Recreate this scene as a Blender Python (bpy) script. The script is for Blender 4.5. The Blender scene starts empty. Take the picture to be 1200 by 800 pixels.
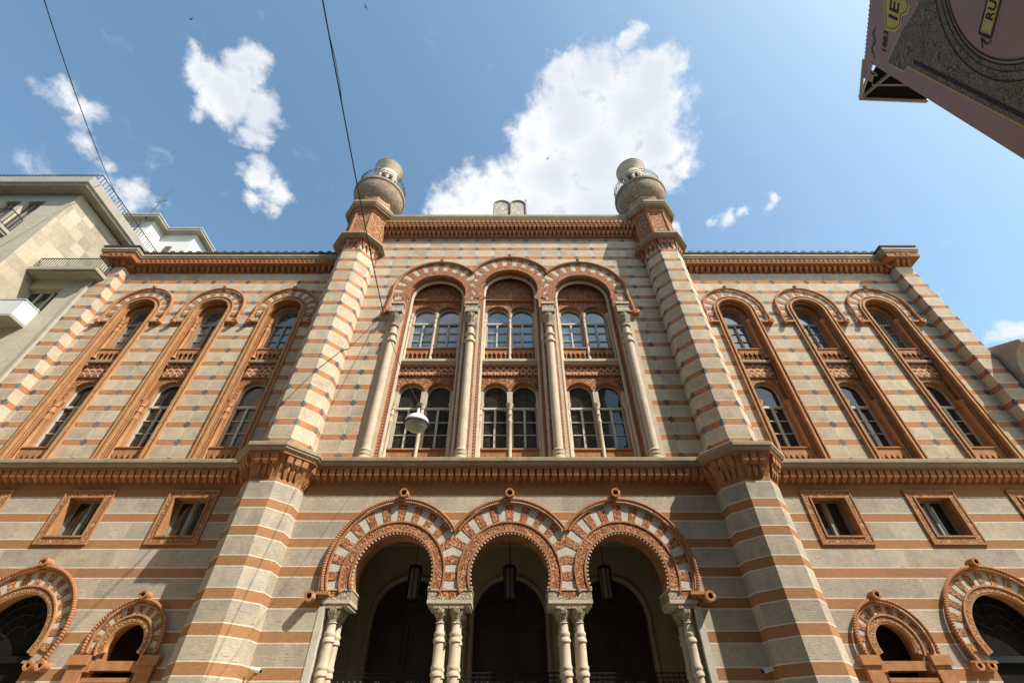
import bpy, bmesh, math, random
from mathutils import Vector, Matrix
from mathutils.geometry import tessellate_polygon
random.seed(7)
R = math.radians; PI = math.pi
sc = bpy.context.scene
COL = sc.collection

# ------------------------------------------------------------------ node helpers
class NT:
    def __init__(s, tree): s.t = tree; s.n = tree.nodes; s.l = tree.links
    def new(s, typ, **kw):
        n = s.n.new(typ)
        for k, v in kw.items(): setattr(n, k, v)
        return n
    def put(s, sock, v):
        if isinstance(v, bpy.types.NodeSocket): s.l.new(v, sock)
        elif v is not None: sock.default_value = v
    def m(s, op, a, b=None, c=None, clamp=False):
        n = s.new('ShaderNodeMath', operation=op); n.use_clamp = clamp
        s.put(n.inputs[0], a); s.put(n.inputs[1], b); s.put(n.inputs[2], c)
        return n.outputs[0]
    def mix(s, f, a, b):
        n = s.new('ShaderNodeMix', data_type='RGBA')
        s.put(n.inputs[0], f); s.put(n.inputs[6], a if isinstance(a, bpy.types.NodeSocket) else (*a, 1)); s.put(n.inputs[7], b if isinstance(b, bpy.types.NodeSocket) else (*b, 1))
        return n.outputs[2]
    def ramp(s, v, a, b, lo=0., hi=1., smooth=False):
        n = s.new('ShaderNodeMapRange'); n.interpolation_type = 'SMOOTHSTEP' if smooth else 'LINEAR'
        s.put(n.inputs[0], v)
        for i, q in enumerate((a, b, lo, hi)): n.inputs[i+1].default_value = q
        return n.outputs[0]
    def noise(s, vec, scale, detail=4, rough=.55, dist=0):
        n = s.new('ShaderNodeTexNoise'); s.put(n.inputs['Vector'], vec); n.inputs['Scale'].default_value = scale
        n.inputs['Detail'].default_value = detail; n.inputs['Roughness'].default_value = rough; n.inputs['Distortion'].default_value = dist
        return n.outputs[0]
    def vor(s, vec, scale, feature='F1', out=0):
        n = s.new('ShaderNodeTexVoronoi', feature=feature); s.put(n.inputs['Vector'], vec); n.inputs['Scale'].default_value = scale
        return n.outputs[out]
    def comb(s, x, y, z=0.):
        n = s.new('ShaderNodeCombineXYZ'); s.put(n.inputs[0], x); s.put(n.inputs[1], y); s.put(n.inputs[2], z); return n.outputs[0]
    def vm(s, op, a, b):
        n = s.new('ShaderNodeVectorMath', operation=op); s.put(n.inputs[0], a); s.put(n.inputs[1], b); return n.outputs[0]
    def white(s, vec):
        n = s.new('ShaderNodeTexWhiteNoise', noise_dimensions='3D'); s.put(n.inputs[0], vec); return n.outputs[0]
    def bump(s, h, dist, strength=1., nrm=None):
        n = s.new('ShaderNodeBump'); s.put(n.inputs['Height'], h); n.inputs['Distance'].default_value = dist; n.inputs['Strength'].default_value = strength
        if nrm is not None: s.l.new(nrm, n.inputs['Normal'])
        return n.outputs[0]

def mat(name, rough=.85, spec=.3, metal=0.):
    m = bpy.data.materials.new(name); m.use_nodes = True; t = NT(m.node_tree)
    b = t.n['Principled BSDF']; b.inputs['Roughness'].default_value = rough; b.inputs['Metallic'].default_value = metal
    b.inputs['Specular IOR Level'].default_value = spec
    return m, t, b
def obj_co(t): return t.new('ShaderNodeTexCoord').outputs['Object']
def uv_co(t): return t.new('ShaderNodeTexCoord').outputs['UV']

def simple(name, col, rough=.8, spec=.3, metal=0., var=.15, scale=3., bump=0., bscale=30., grime=0.):
    m, t, b = mat(name, rough, spec, metal); co = obj_co(t)
    n = t.noise(co, scale, 6, .62); f = t.ramp(n, .3, .7, 1-var, 1+var)
    c = t.vm('MULTIPLY', tuple(col), t.comb(f, f, f))
    if grime:
        st = t.noise(t.vm('MULTIPLY', co, (5., 5., .5)), 1.4, 5, .65)
        c = t.mix(t.m('MULTIPLY', t.ramp(st, .5, .75, 0, 1), grime), c, tuple(k*.5 for k in col))
    t.put(b.inputs['Base Color'], c)
    if bump: t.put(b.inputs['Normal'], t.bump(t.noise(co, bscale, 5, .6), bump))
    return m

STONE_U = (.535, .43, .30); TERRA = (.43, .205, .095); MORTAR = (.68, .62, .51)
def striped(name, upper):
    m, t, b = mat(name, .9, .2)
    sx = t.new('ShaderNodeSeparateXYZ'); t.put(sx.inputs[0], uv_co(t)); u, v = sx.outputs[0], sx.outputs[1]
    co = t.comb(u, v, 0.)
    wob = t.m('MULTIPLY', t.m('SUBTRACT', t.noise(co, 9., 2), .5), .012)
    vv = t.m('ADD', v, wob)
    per, z0, half = (.6165, 8.60, .104) if upper else (.676, 6.24, .108)
    zb = t.m('DIVIDE', t.m('SUBTRACT', vv, z0), per)
    kz = t.m('FLOOR', t.m('ADD', zb, .5))
    d = t.m('MULTIPLY', t.m('ABSOLUTE', t.m('SUBTRACT', zb, kz)), per)
    band = t.m('LESS_THAN', d, half)
    joint = t.m('MULTIPLY', t.m('GREATER_THAN', d, half), t.m('LESS_THAN', d, half + (.016 if upper else .022)))
    cell = .71 if upper else 1.42
    ub = t.m('DIVIDE', u, cell); ku = t.m('FLOOR', t.m('ADD', ub, .5))
    du = t.m('MULTIPLY', t.m('ABSOLUTE', t.m('SUBTRACT', ub, ku)), cell)
    if not upper:
        top = t.m('GREATER_THAN', vv, 6.82); band = t.m('MAXIMUM', band, top)
        joint = t.m('MULTIPLY', joint, t.m('SUBTRACT', 1., top))
    idn = t.white(t.comb(t.m('FLOOR', ub), t.m('FLOOR', zb), 3.))
    n1 = t.noise(co, 2.3, 6, .65); n2 = t.noise(t.vm('MULTIPLY', co, (1., 3.5, 1.)), 11., 6, .7)
    pits = t.ramp(t.vor(t.vm('MULTIPLY', co, (1., 2., 1.)), 26., 'F1'), .10, .28, 1., 0.)
    val = t.m('ADD', t.m('ADD', t.ramp(idn, 0, 1, .84, 1.12), t.ramp(n1, .3, .7, -.2, .16)), t.ramp(n2, .3, .7, -.22, .2))
    st = STONE_U if upper else (.45, .378, .282)
    sa = t.mix(t.ramp(t.noise(co, 1.1, 3), .4, .62), st, (st[0]*.9, st[1]*.93, st[2]*1.02))
    stone = t.vm('MULTIPLY', sa, t.comb(val, val, val))
    stone = t.mix(t.m('MULTIPLY', pits, t.m('MULTIPLY', t.ramp(n1, .45, .6), .3)), stone, (.2, .17, .13))
    tv = t.m('ADD', t.ramp(t.noise(t.vm('MULTIPLY', co, (1., 4., 1.)), 6., 5, .65), .3, .7, .84, 1.12), t.ramp(t.white(t.comb(ku, kz, 7.)), 0, 1, -.08, .08))
    ter = t.vm('MULTIPLY', TERRA if upper else (.35, .172, .076), t.comb(tv, tv, tv))
    c = t.mix(band, stone, ter)
    c = t.mix(t.m('MULTIPLY', joint, .9), c, MORTAR)
    soot = t.m('MULTIPLY', t.ramp(t.noise(t.vm('MULTIPLY', co, (2.2, .22, 1.)), 1.6, 6, .65), .48, .75, 0, .30), t.ramp(t.noise(co, .5, 3), .4, .6))
    c = t.mix(soot, c, (.17, .14, .11))
    pale = t.ramp(t.noise(co, 4.2, 6, .7), .60, .74, 0, .35)
    c = t.mix(pale, c, (.58, .52, .43))
    h = t.m('ADD', t.m('MULTIPLY', n2, .6), t.m('MULTIPLY', n1, .3))
    if upper:
        vj = t.m('MULTIPLY', t.m('LESS_THAN', du, .010), t.m('SUBTRACT', 1., band))
        c = t.mix(t.m('MULTIPLY', vj, .7), c, MORTAR)
        cr = t.m('MAXIMUM', t.m('MULTIPLY', t.m('LESS_THAN', du, .115), t.m('LESS_THAN', d, .042)),
                 t.m('MULTIPLY', t.m('LESS_THAN', du, .052), t.m('LESS_THAN', d, .112)))
        bl = t.vm('MULTIPLY', (.10, .125, .15), t.comb(*(t.ramp(t.white(t.comb(ku, kz, 1.)), 0, 1, .6, 1.5),)*3))
        c = t.mix(t.m('MULTIPLY', cr, t.ramp(t.noise(co, 3.5, 4, .7), .35, .55, .55, 1.)), c, bl)
        stoneh = .006
    else:
        rows = t.new('ShaderNodeTexWave', wave_type='BANDS', bands_direction='Y'); t.put(rows.inputs[0], co)
        rows.inputs['Scale'].default_value = 7.; rows.inputs['Distortion'].default_value = 5.; rows.inputs['Detail'].default_value = 4.; rows.inputs['Detail Scale'].default_value = 4.
        isst = t.m('SUBTRACT', 1., band)
        h = t.m('ADD', h, t.m('MULTIPLY', isst, t.m('MULTIPLY', rows.outputs[1], .10)))
        cr = t.ramp(t.noise(t.vm('MULTIPLY', co, (1.2, 7., 1.)), 4.5, 7, .75), .585, .63, 0, 1)
        crm = t.m('MULTIPLY', t.m('MULTIPLY', cr, isst), t.ramp(n1, .42, .6))
        h = t.m('SUBTRACT', h, t.m('MULTIPLY', crm, 1.2)); c = t.mix(t.m('MULTIPLY', crm, .35), c, (.16, .14, .12))
        stoneh = .0065
    t.put(b.inputs['Base Color'], c)
    t.put(b.inputs['Normal'], t.bump(h, stoneh))
    return m

def ornament(name, scale=8., hi=(.52, .26, .135), lo=(.27, .09, .045), depth=.03, stretch=(1, 1, 1), kind='arab'):
    m, t, b = mat(name, .85, .25); co = obj_co(t)
    v = t.vm('MULTIPLY', co, tuple(map(float, stretch)))
    w = t.vm('ADD', v, t.vm('MULTIPLY', t.new('ShaderNodeVectorMath', operation='SUBTRACT').outputs[0], (0., 0., 0.)))
    nd = t.new('ShaderNodeTexNoise'); t.put(nd.inputs['Vector'], v); nd.inputs['Scale'].default_value = scale*.9; nd.inputs['Detail'].default_value = 1
    w = t.vm('ADD', v, t.vm('MULTIPLY', t.vm('SUBTRACT', nd.outputs[1], (.5, .5, .5)), (.09, .09, .09)))
    if kind == 'arab':
        q = t.noise(v, scale*.85, 1, .5, .7); e = t.m('ABSOLUTE', t.m('SUBTRACT', t.m('FRACT', t.m('MULTIPLY', q, 5.5)), .5)); h = t.ramp(e, .12, .34, 1, 0, True)
        q = t.vor(w, scale*1.5, 'F1'); h = t.m('MAXIMUM', h, t.ramp(q, .14, .32, .9, 0, True))
    elif kind == 'lattice':
        sx = t.new('ShaderNodeSeparateXYZ'); t.put(sx.inputs[0], co)
        x, z = t.m('MULTIPLY', sx.outputs[0], scale), t.m('MULTIPLY', sx.outputs[2], scale)
        def ln(e):
            return t.ramp(t.m('ABSOLUTE', t.m('SUBTRACT', t.m('FRACT', e), .5)), .33, .41, 0, 1, True)
        h = t.m('MAXIMUM', ln(t.m('ADD', x, z)), ln(t.m('SUBTRACT', x, z)))
        h = t.m('MAXIMUM', h, ln(t.m('MULTIPLY', z, 1.4)))
    elif kind == 'rope':
        sx = t.new('ShaderNodeSeparateXYZ'); t.put(sx.inputs[0], uv_co(t))
        e = t.m('FRACT', t.m('ADD', t.m('MULTIPLY', sx.outputs[0], scale), sx.outputs[1]))
        h = t.ramp(t.m('ABSOLUTE', t.m('SUBTRACT', e, .5)), .08, .34, 1, 0, True)
    n = t.ramp(t.noise(co, 5., 5, .6), .3, .7, .82, 1.15)
    c = t.vm('MULTIPLY', t.mix(h, lo, hi), t.comb(n, n, n))
    t.put(b.inputs['Base Color'], c); t.put(b.inputs['Normal'], t.bump(h, depth))
    return m

M = {}
M['wall_up'] = striped('striped_upper_masonry', True)
M['wall_lo'] = striped('striped_lower_masonry', False)
M['terra'] = simple('terracotta', (.385, .18, .078), .85, .25, var=.24, scale=4, bump=.006, grime=.45)
M['terra_pale'] = simple('pale_terracotta', (.42, .215, .095), .85, .25, var=.22, scale=4, bump=.004, grime=.35)
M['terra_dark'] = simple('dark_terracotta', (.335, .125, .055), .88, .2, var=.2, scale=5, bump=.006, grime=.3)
M['orn'] = ornament('arabesque_relief')
M['orn_small'] = ornament('fine_arabesque_relief', 13., depth=.02)
M['orn_tan'] = ornament('tan_arabesque_relief', 11., (.50, .27, .13), (.25, .115, .055), .02)
M['lattice'] = ornament('lattice_relief', 4.4, (.62, .34, .19), (.20, .06, .03), .05, kind='lattice')
M['rope'] = ornament('rope_moulding', 17., (.46, .205, .09), (.31, .12, .055), .015, kind='rope')
M['rope_red'] = ornament('red_rope_moulding', 9., (.42, .16, .075), (.22, .06, .03), .02, kind='rope')
M['lime'] = simple('carved_limestone', (.51, .425, .31), .8, .3, var=.13, scale=3, bump=.004, bscale=22, grime=.25)
M['lime_orn'] = ornament('carved_limestone_relief', 11., (.55, .46, .34), (.33, .265, .185), .03)
M['white_stone'] = simple('pale_stone', (.50, .455, .38), .85, .25, var=.14, scale=5, bump=.006, bscale=16)
M['cornice'] = simple('weathered_cornice_stone', (.31, .24, .16), .85, .25, var=.18, scale=2.2, bump=.004, grime=.35)
M['bowl'] = ornament('weathered_tracery', 10., (.46, .35, .25), (.27, .19, .13), .02)
M['frame'] = simple('painted_window_frame', (.50, .50, .42), .55, .4, var=.08, scale=3)
M['frame_dark'] = simple('weathered_window_frame', (.27, .265, .215), .6, .4, var=.1, scale=3)
M['iron'] = simple('dark_iron', (.02, .022, .024), .5, .4, .6, var=.2)
M['black'] = simple('dark_interior', (.012, .011, .010), .9, .1, var=.2)
M['zinc'] = simple('zinc_sheet', (.085, .085, .08), .85, .2, 0., var=.2)
M['plaster'] = simple('vestibule_plaster', (.31, .27, .18), .9, .2, var=.1, scale=1.2)
M['tablet'] = ornament('tablet_letters', 9., (.66, .61, .50), (.36, .32, .25), .02, (1, 1, 1))
M['door'] = simple('dark_door_timber', (.035, .024, .016), .45, .4, var=.3)
def glass(name, base, ior=1.75, rough=.03):
    m, t, b = mat(name, rough, .5); co = obj_co(t)
    b.inputs['IOR'].default_value = ior
    n = t.noise(co, 1.7, 2); w = t.noise(t.vm('MULTIPLY', co, (9., 1., .4)), 1.5, 3)
    f = t.m('MULTIPLY', t.ramp(n, .3, .7, .5, 1.5), t.ramp(w, .35, .65, .6, 1.5))
    t.put(b.inputs['Base Color'], t.vm('MULTIPLY', base, t.comb(f, f, f)))
    t.put(b.inputs['Normal'], t.bump(t.noise(co, 1.3, 1), .012, .4))
    return m
M['glass'] = glass('window_glass', (.022, .024, .026))
M['glass_curtain'] = glass('curtained_glass', (.032, .028, .023), 1.6)
M['glass_sky'] = glass('coated_glass', (.085, .10, .115), 2.4)

# ------------------------------------------------------------------ mesh builder
class MB:
    def __init__(s): s.v = []; s.f = []; s.m = []; s.uv = []
    def face(s, pts, mi=0, uv=None):
        i = len(s.v); s.v += [tuple(p) for p in pts]; s.f.append(tuple(range(i, i+len(pts)))); s.m.append(mi)
        if uv is None:
            p = [Vector(q) for q in pts]; n = Vector((0, 0, 0))
            for k in range(len(p)):
                a, b2 = p[k], p[(k+1) % len(p)]
                n += Vector(((a.y-b2.y)*(a.z+b2.z), (a.z-b2.z)*(a.x+b2.x), (a.x-b2.x)*(a.y+b2.y)))
            if n.length > 0: n.normalize()
            if abs(n.z) > .8: uv = [(q.x, q.y) for q in p]
            else:
                h = Vector((-n.y, n.x, 0)).normalized() if (abs(n.x)+abs(n.y)) > 1e-6 else Vector((1, 0, 0))
                if abs(h.x) > .3 and h.x < 0 or (abs(h.x) <= .3 and h.y < 0): h = -h
                uv = [(q.dot(h), q.z) for q in p]
        s.uv.append(uv)
    def box(s, x0, x1, y0, y1, z0, z1, mi=0):
        if x0 > x1: x0, x1 = x1, x0
        if y0 > y1: y0, y1 = y1, y0
        P = [(x0,y0,z0),(x1,y0,z0),(x1,y1,z0),(x0,y1,z0),(x0,y0,z1),(x1,y0,z1),(x1,y1,z1),(x0,y1,z1)]
        for q in ((0,3,2,1),(4,5,6,7),(0,1,5,4),(1,2,6,5),(2,3,7,6),(3,0,4,7)): s.face([P[k] for k in q], mi)
    def hexa(s, b, t, mi=0):  # bottom ring, top ring (lists of 4+ pts)
        n = len(b); s.face(b[::-1], mi); s.face(t, mi)
        for k in range(n): s.face([b[k], b[(k+1) % n], t[(k+1) % n], t[k]], mi)
    def prism(s, poly, y0, y1, mi=0, back=True):  # poly in XZ, extruded along Y
        s.face([(x, y0, z) for x, z in poly], mi)
        if back: s.face([(x, y1, z) for x, z in poly][::-1], mi)
        n = len(poly)
        for k in range(n):
            a, b = poly[k], poly[(k+1) % n]; s.face([(a[0], y0, a[1]), (a[0], y1, a[1]), (b[0], y1, b[1]), (b[0], y0, b[1])], mi)
    def tube(s, pts, r, n=8, mi=0, closed=False, caps=True, twist=0):
        pts = [Vector(p) for p in pts]; rings = []; L = 0; Ls = []
        N = len(pts)
        for i, p in enumerate(pts):
            a = pts[i-1] if (i > 0 or closed) else p; b = pts[(i+1) % N] if (i < N-1 or closed) else p
            d = (b-a).normalized(); up = Vector((0, 1, 0)) if abs(d.y) < .9 else Vector((1, 0, 0))
            e = d.cross(up).normalized(); g = e.cross(d)
            rr = r[i] if isinstance(r, (list, tuple)) else r
            rings.append([p + e*math.cos(2*PI*k/n)*rr + g*math.sin(2*PI*k/n)*rr for k in range(n)])
            if i: L += (p-pts[i-1]).length
            Ls.append(L)
        rng = range(N if closed else N-1)
        for i in rng:
            j = (i+1) % N; l1 = Ls[j] if j else Ls[-1] + (pts[0]-pts[-1]).length
            for k in range(n):
                k2 = (k+1) % n
                s.face([rings[i][k], rings[i][k2], rings[j][k2], rings[j][k]], mi, [(Ls[i], k/n), (Ls[i], (k+1)/n), (l1, (k+1)/n), (l1, k/n)])
        if caps and not closed: s.face(rings[0][::-1], mi); s.face(rings[-1], mi)
    def lathe(s, prof, cx, cy, n=20, mi=0, z0=0., sy=1., a0=0.):
        rings = [[(cx+r*math.cos(2*PI*k/n+a0), cy+r*sy*math.sin(2*PI*k/n+a0), z0+z) for k in range(n)] for r, z in prof]
        for i in range(len(rings)-1):
            for k in range(n):
                k2 = (k+1) % n
                s.face([rings[i][k], rings[i][k2], rings[i+1][k2], rings[i+1][k]], mi, [(k/n*6*prof[i][0], prof[i][1]), ((k+1)/n*6*prof[i][0], prof[i][1]), ((k+1)/n*6*prof[i+1][0], prof[i+1][1]), (k/n*6*prof[i+1][0], prof[i+1][1])])
        if prof[0][0] > .001: s.face(rings[0][::-1], mi)
        if prof[-1][0] > .001: s.face(rings[-1], mi)
    def sweep(s, prof, path, mi=0, caps=True):  # prof (offset, z); outward = right of direction of travel
        P = [Vector(p) for p in path]; N = len(P); rows = []
        for i in range(N):
            ns = []
            if i > 0: d = (P[i]-P[i-1]).normalized(); ns.append(Vector((d.y, -d.x)))
            if i < N-1: d = (P[i+1]-P[i]).normalized(); ns.append(Vector((d.y, -d.x)))
            if len(ns) == 2:
                q = (ns[0]+ns[1]); q = q/q.length; q = q/max(.35, q.dot(ns[0]))
            else: q = ns[0]
            rows.append([(P[i].x+q.x*o, P[i].y+q.y*o, z) for o, z in prof])
        for i in range(N-1):
            for k in range(len(prof)-1): s.face([rows[i][k], rows[i+1][k], rows[i+1][k+1], rows[i][k+1]], mi)
        if caps: s.face(rows[0], mi); s.face(rows[-1][::-1], mi)
    def slab(s, outer, holes, y, depth, mi=0, mr=None, uoff=0.):  # vertical wall in XZ with holes and reveals
        loops = [outer]+holes
        tri = tessellate_polygon([[Vector((x, z, 0)) for x, z in L] for L in loops]); flat = [p for L in loops for p in L]
        for tr in tri:
            q = [flat[k] for k in tr]; s.face([(x, y, z) for x, z in q], mi, [(x-uoff, z) for x, z in q])
        for L in holes:
            for k in range(len(L)):
                a, b = L[k], L[(k+1) % len(L)]
                s.face([(a[0], y, a[1]), (b[0], y, b[1]), (b[0], y+depth, b[1]), (a[0], y+depth, a[1])], mi if mr is None else mr)
    def build(s, name, mats, parent=None, loc=(0, 0, 0), smooth=False, mirror=False):
        me = bpy.data.meshes.new(name)
        vs = [(-x, y, z) for x, y, z in s.v] if mirror else s.v
        me.from_pydata(vs, [], s.f)
        uvl = me.uv_layers.new(name='UVMap'); k = 0
        for fi, uv in enumerate(s.uv):
            for q in uv: uvl.data[k].uv = q; k += 1
        for m_ in (mats if isinstance(mats, (list, tuple)) else [mats]): me.materials.append(M[m_] if isinstance(m_, str) else m_)
        me.polygons.foreach_set('material_index', s.m)
        bm = bmesh.new(); bm.from_mesh(me); bmesh.ops.remove_doubles(bm, verts=bm.verts, dist=1e-5)
        bmesh.ops.recalc_face_normals(bm, faces=bm.faces)
        bm.to_mesh(me); bm.free()
        if smooth:
            me.polygons.foreach_set('use_smooth', [True]*len(me.polygons))
            me.set_sharp_from_angle(angle=R(40))
        o = bpy.data.objects.new(name, me); COL.objects.link(o); o.parent = parent; o.location = loc
        return o

def tag(o, label=None, cat=None, group=None, kind=None):
    for k, v in (('label', label), ('category', cat), ('group', group), ('kind', kind)):
        if v: o[k] = v
    return o
def empty(name, loc, label, cat, group=None):
    o = bpy.data.objects.new(name, None); COL.objects.link(o); o.location = loc; o.empty_display_size = .3
    return tag(o, label, cat, group)
def copy_tree(o, parent=None, loc=None, keep=True):
    c = o.copy(); COL.objects.link(c); c.parent = parent
    if loc is not None: c.location = loc
    for ch in list(o.children): copy_tree(ch, c)
    return c

def arc(cx, cz, r, a0, a1, n): return [(cx+r*math.cos(R(a0+(a1-a0)*k/n)), cz+r*math.sin(R(a0+(a1-a0)*k/n))) for k in range(n+1)]
def arch_hole(cx, r, z0, zc, n=20): return [(cx-r, z0), (cx+r, z0)] + arc(cx, zc, r, 0, 180, n)

def ring(mb, cx, cz, r0, r1, a0, a1, y0, y1, n=28, mi=0, cz1=None, clip=None):
    """flat ring between two arcs; outer arc may have its own centre; clip = max |x-cx| (left,right)"""
    I = []; O = []
    for k in range(n+1):
        a = R(a0+(a1-a0)*k/n); c, s_ = math.cos(a), math.sin(a)
        I.append((cx+r0*c, cz+r0*s_)); dz = (cz1 if cz1 is not None else cz)-cz
        bb = dz*s_; t = bb+math.sqrt(max(0, bb*bb-dz*dz+r1*r1))
        if clip:
            lim = clip[1] if c > 0 else clip[0]
            if lim and abs(c) > 1e-4: t = min(t, lim/abs(c))
        O.append((cx+t*c, cz+t*s_))
    for k in range(n):
        a, b, c, d = I[k], I[k+1], O[k+1], O[k]
        mb.face([(a[0], y0, a[1]), (b[0], y0, b[1]), (c[0], y0, c[1]), (d[0], y0, d[1])], mi)
        mb.face([(a[0], y0, a[1]), (a[0], y1, a[1]), (b[0], y1, b[1]), (b[0], y0, b[1])], mi)
        mb.face([(d[0], y0, d[1]), (c[0], y0, c[1]), (c[0], y1, c[1]), (d[0], y1, d[1])], mi)
    for a, d in ((I[0], O[0]), (I[-1], O[-1])): mb.face([(a[0], y0, a[1]), (d[0], y0, d[1]), (d[0], y1, d[1]), (a[0], y1, a[1])], mi)

def scroll(mb, x, z, y0, y1, r=.085, tr=.03, mi=0, n=14):
    ring(mb, x, z, r-tr, r+tr, 0, 360, y0, y1, n, mi)
def voussoirs(parent, cx, cz, r0, r1, a0, a1, y0, n, cz1=None, clip=None, yb=.02, mats=('orn_small', 'white_stone')):
    mb = MB(); st = (a1-a0)/n
    for k in range(n):
        t = (k % 2 == 1)
        ring(mb, cx, cz, r0, r1, a0+st*k+.0, a0+st*(k+1)-.0, y0-(0. if t else .012), yb, 3, 1 if t else 0, cz1, clip)
    return mb.build('voussoirs', mats, parent)

# ------------------------------------------------------------------ SYNAGOGUE
SYN = empty('synagogue', (0, 0, 0), 'striped Moorish style synagogue with two slender turrets and round arched windows', 'synagogue')
YW = .3; YL = .10; P = 2.84
TCX, TA, TC = 6.38, .325, .40      # turret centre, half front, chamfer run
TYF = -.86; TCY = .47

# --- bay wall
mb = MB()
holes = []
for c, zc in ((-P, 14.96), (0, 15.30), (P, 14.96)): holes.append(arch_hole(c, 1.12, 7.7, zc, 28))
mb.slab([(-5.8, 7.3), (5.8, 7.3), (5.8, 19.6), (-5.8, 19.6)], holes, 0, .28, 0, 1)
mb.build('bay_wall', ['wall_up', 'terra'], SYN)
# --- wing walls
for sx in (-1, 1):
    mb = MB(); hs = []
    for i in range(3): hs.append(arch_hole(8.67+i*P, .6, 7.7, 14.3, 22))
    mb.slab([(6.9, 7.3), (16.62, 7.3), (16.62, 17.1), (6.9, 17.1)], hs, YW, .22, 0, 1, uoff=8.67)
    mb.build('upper_wing_wall', ['wall_up', 'terra_pale'], SYN, mirror=sx < 0)
    mb = MB(); hs = []
    for i in range(3): x = 8.65+i*P; hs.append([(x-.47, 5.75), (x+.47, 5.75), (x+.47, 6.78), (x-.47, 6.78)])
    hs.append(arch_hole(8.6, .44, 0.02, 3.42, 18)); hs.append(arch_hole(11.42, .87, 0.02, 3.6, 24))
    mb.slab([(6.9, 0), (16.62, 0), (16.62, 7.4), (6.9, 7.4)], hs, YL, .4, 0, 1)
    mb.build('lower_wing_wall', ['wall_lo', 'terra'], SYN, mirror=sx < 0)

def octo(cx, a, c, yf, cyd, yw_out, yw_in):
    """half octagon plan of the turret at +cx, from the outer side (wing) going to the inner side, listed by increasing x"""
    return [(cx-a-c, yw_in), (cx-a-c, yf+cyd), (cx-a, yf), (cx+a, yf), (cx+a+c, yf+cyd), (cx+a+c, yw_out)]
def octo_shaft(mb, pts, z0, z1, mi=0, corner=True):
    for k in range(len(pts)-1):
        (x0, y0), (x1, y1) = pts[k], pts[k+1]
        L = math.hypot(x1-x0, y1-y0)
        if corner and 1 <= k <= 3: u0, u1 = (k-1)*.71, k*.71
        elif k == 0: u0, u1 = -L, 0.
        else: u0, u1 = 3*.71, 3*.71+L
        mb.face([(x0, y0, z0), (x1, y1, z0), (x1, y1, z1), (x0, y0, z1)], mi, [(u0, z0), (u1, z0), (u1, z1), (u0, z1)])
def fin_row(mb, path, off0, off1, z0, z1, sp, wfrac=.40, mi=0, shift=0., tip=.45, skip=0.02):
    """row of hanging pointed corbels along a plan path (outward = right of travel)"""
    for i in range(len(path)-1):
        a, b = Vector(path[i]), Vector(path[i+1]); d = (b-a); L = d.length
        if L < skip: continue
        d.normalize(); n = Vector((d.y, -d.x)); cnt = max(1, round(L/sp)); st = L/cnt; w = st*wfrac; zt = z0+(z1-z0)*tip
        ks = range(-1, cnt+1) if False else range(cnt)
        for k in ks:
            q = a+d*(st*(k+.5+shift))
            if k == cnt-1 and shift > 0: continue
            l, r_ = q-d*w, q+d*w
            def pt(v, o, z): return (v.x+n.x*o, v.y+n.y*o, z)
            F = [pt(l, off1, z1), pt(r_, off1, z1), pt(r_, off1*.85+off0*.15, zt), pt(q, off0+.02, z0), pt(l, off1*.85+off0*.15, zt)]
            Bk = [pt(l, off0-.01, z1), pt(r_, off0-.01, z1), pt(r_, off0-.01, zt), pt(q, off0-.01, z0), pt(l, off0-.01, zt)]
            mb.face(F, mi)
            for e in range(5): mb.face([F[e], Bk[e], Bk[(e+1) % 5], F[(e+1) % 5]], mi)

# --- cornice plan paths (left to right, outward is towards the street)
up_o = octo(TCX, TA, TC, TYF, TCY, YW, 0.)
lo_o = octo(TCX, TA+.01, TC+.03, TYF-.03, TCY, YL, 0.)
def mir(pts): return [(-x, y) for x, y in pts[::-1]]
string_path = [(-16.75, YL)] + mir(lo_o) + lo_o + [(16.75, YL)]
bay_path = [(-5.66, 0), (5.66, 0)]
def prof(o0, o1, z0, z1, lip=.045):
    h = z1-z0
    return [(o0, z0), (o1-.10, z0), (o1-.10, z0+.03), (o1-.03, z0+h*.30), (o1-.03, z0+h*.45), (o1, z0+h*.55), (o1, z0+h*.92), (o1-.02, z1), (o0, z1+.03)]
mb = MB(); mb.sweep(prof(-.05, .40, 7.50, 7.75), string_path); sc_o = mb.build('string_cornice', 'cornice', SYN)
mb = MB(); mb.sweep([(.0, 7.46), (.30, 7.46), (.30, 7.499), (.0, 7.499)], string_path)
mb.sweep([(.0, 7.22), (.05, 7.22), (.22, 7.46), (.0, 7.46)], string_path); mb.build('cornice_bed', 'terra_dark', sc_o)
mb = MB(); fin_row(mb, string_path, .03, .28, 7.16, 7.465, .205, .36, tip=.40); mb.build('corbel_row', 'terra', sc_o)

mb = MB(); mb.sweep(prof(-.05, .46, 19.40, 19.84), [(-5.64, 0), (5.64, 0)]); bc = mb.build('bay_cornice', 'cornice', SYN)
mb = MB()
mb.sweep([(.002, 19.12), (.40, 19.12), (.40, 19.399), (.002, 19.399)], bay_path)
mb.sweep([(.002, 18.86), (.24, 18.86), (.24, 19.12), (.002, 19.12)], bay_path)
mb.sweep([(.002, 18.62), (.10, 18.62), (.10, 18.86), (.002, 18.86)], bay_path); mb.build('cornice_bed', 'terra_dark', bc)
mb = MB(); fin_row(mb, bay_path, .38, .45, 19.14, 19.40, .2, .36); fin_row(mb, bay_path, .22, .40, 18.88, 19.18, .2, .36, shift=.5)
fin_row(mb, bay_path, .08, .24, 18.64, 18.92, .2, .36); mb.build('corbel_row', 'terra', bc)

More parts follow.
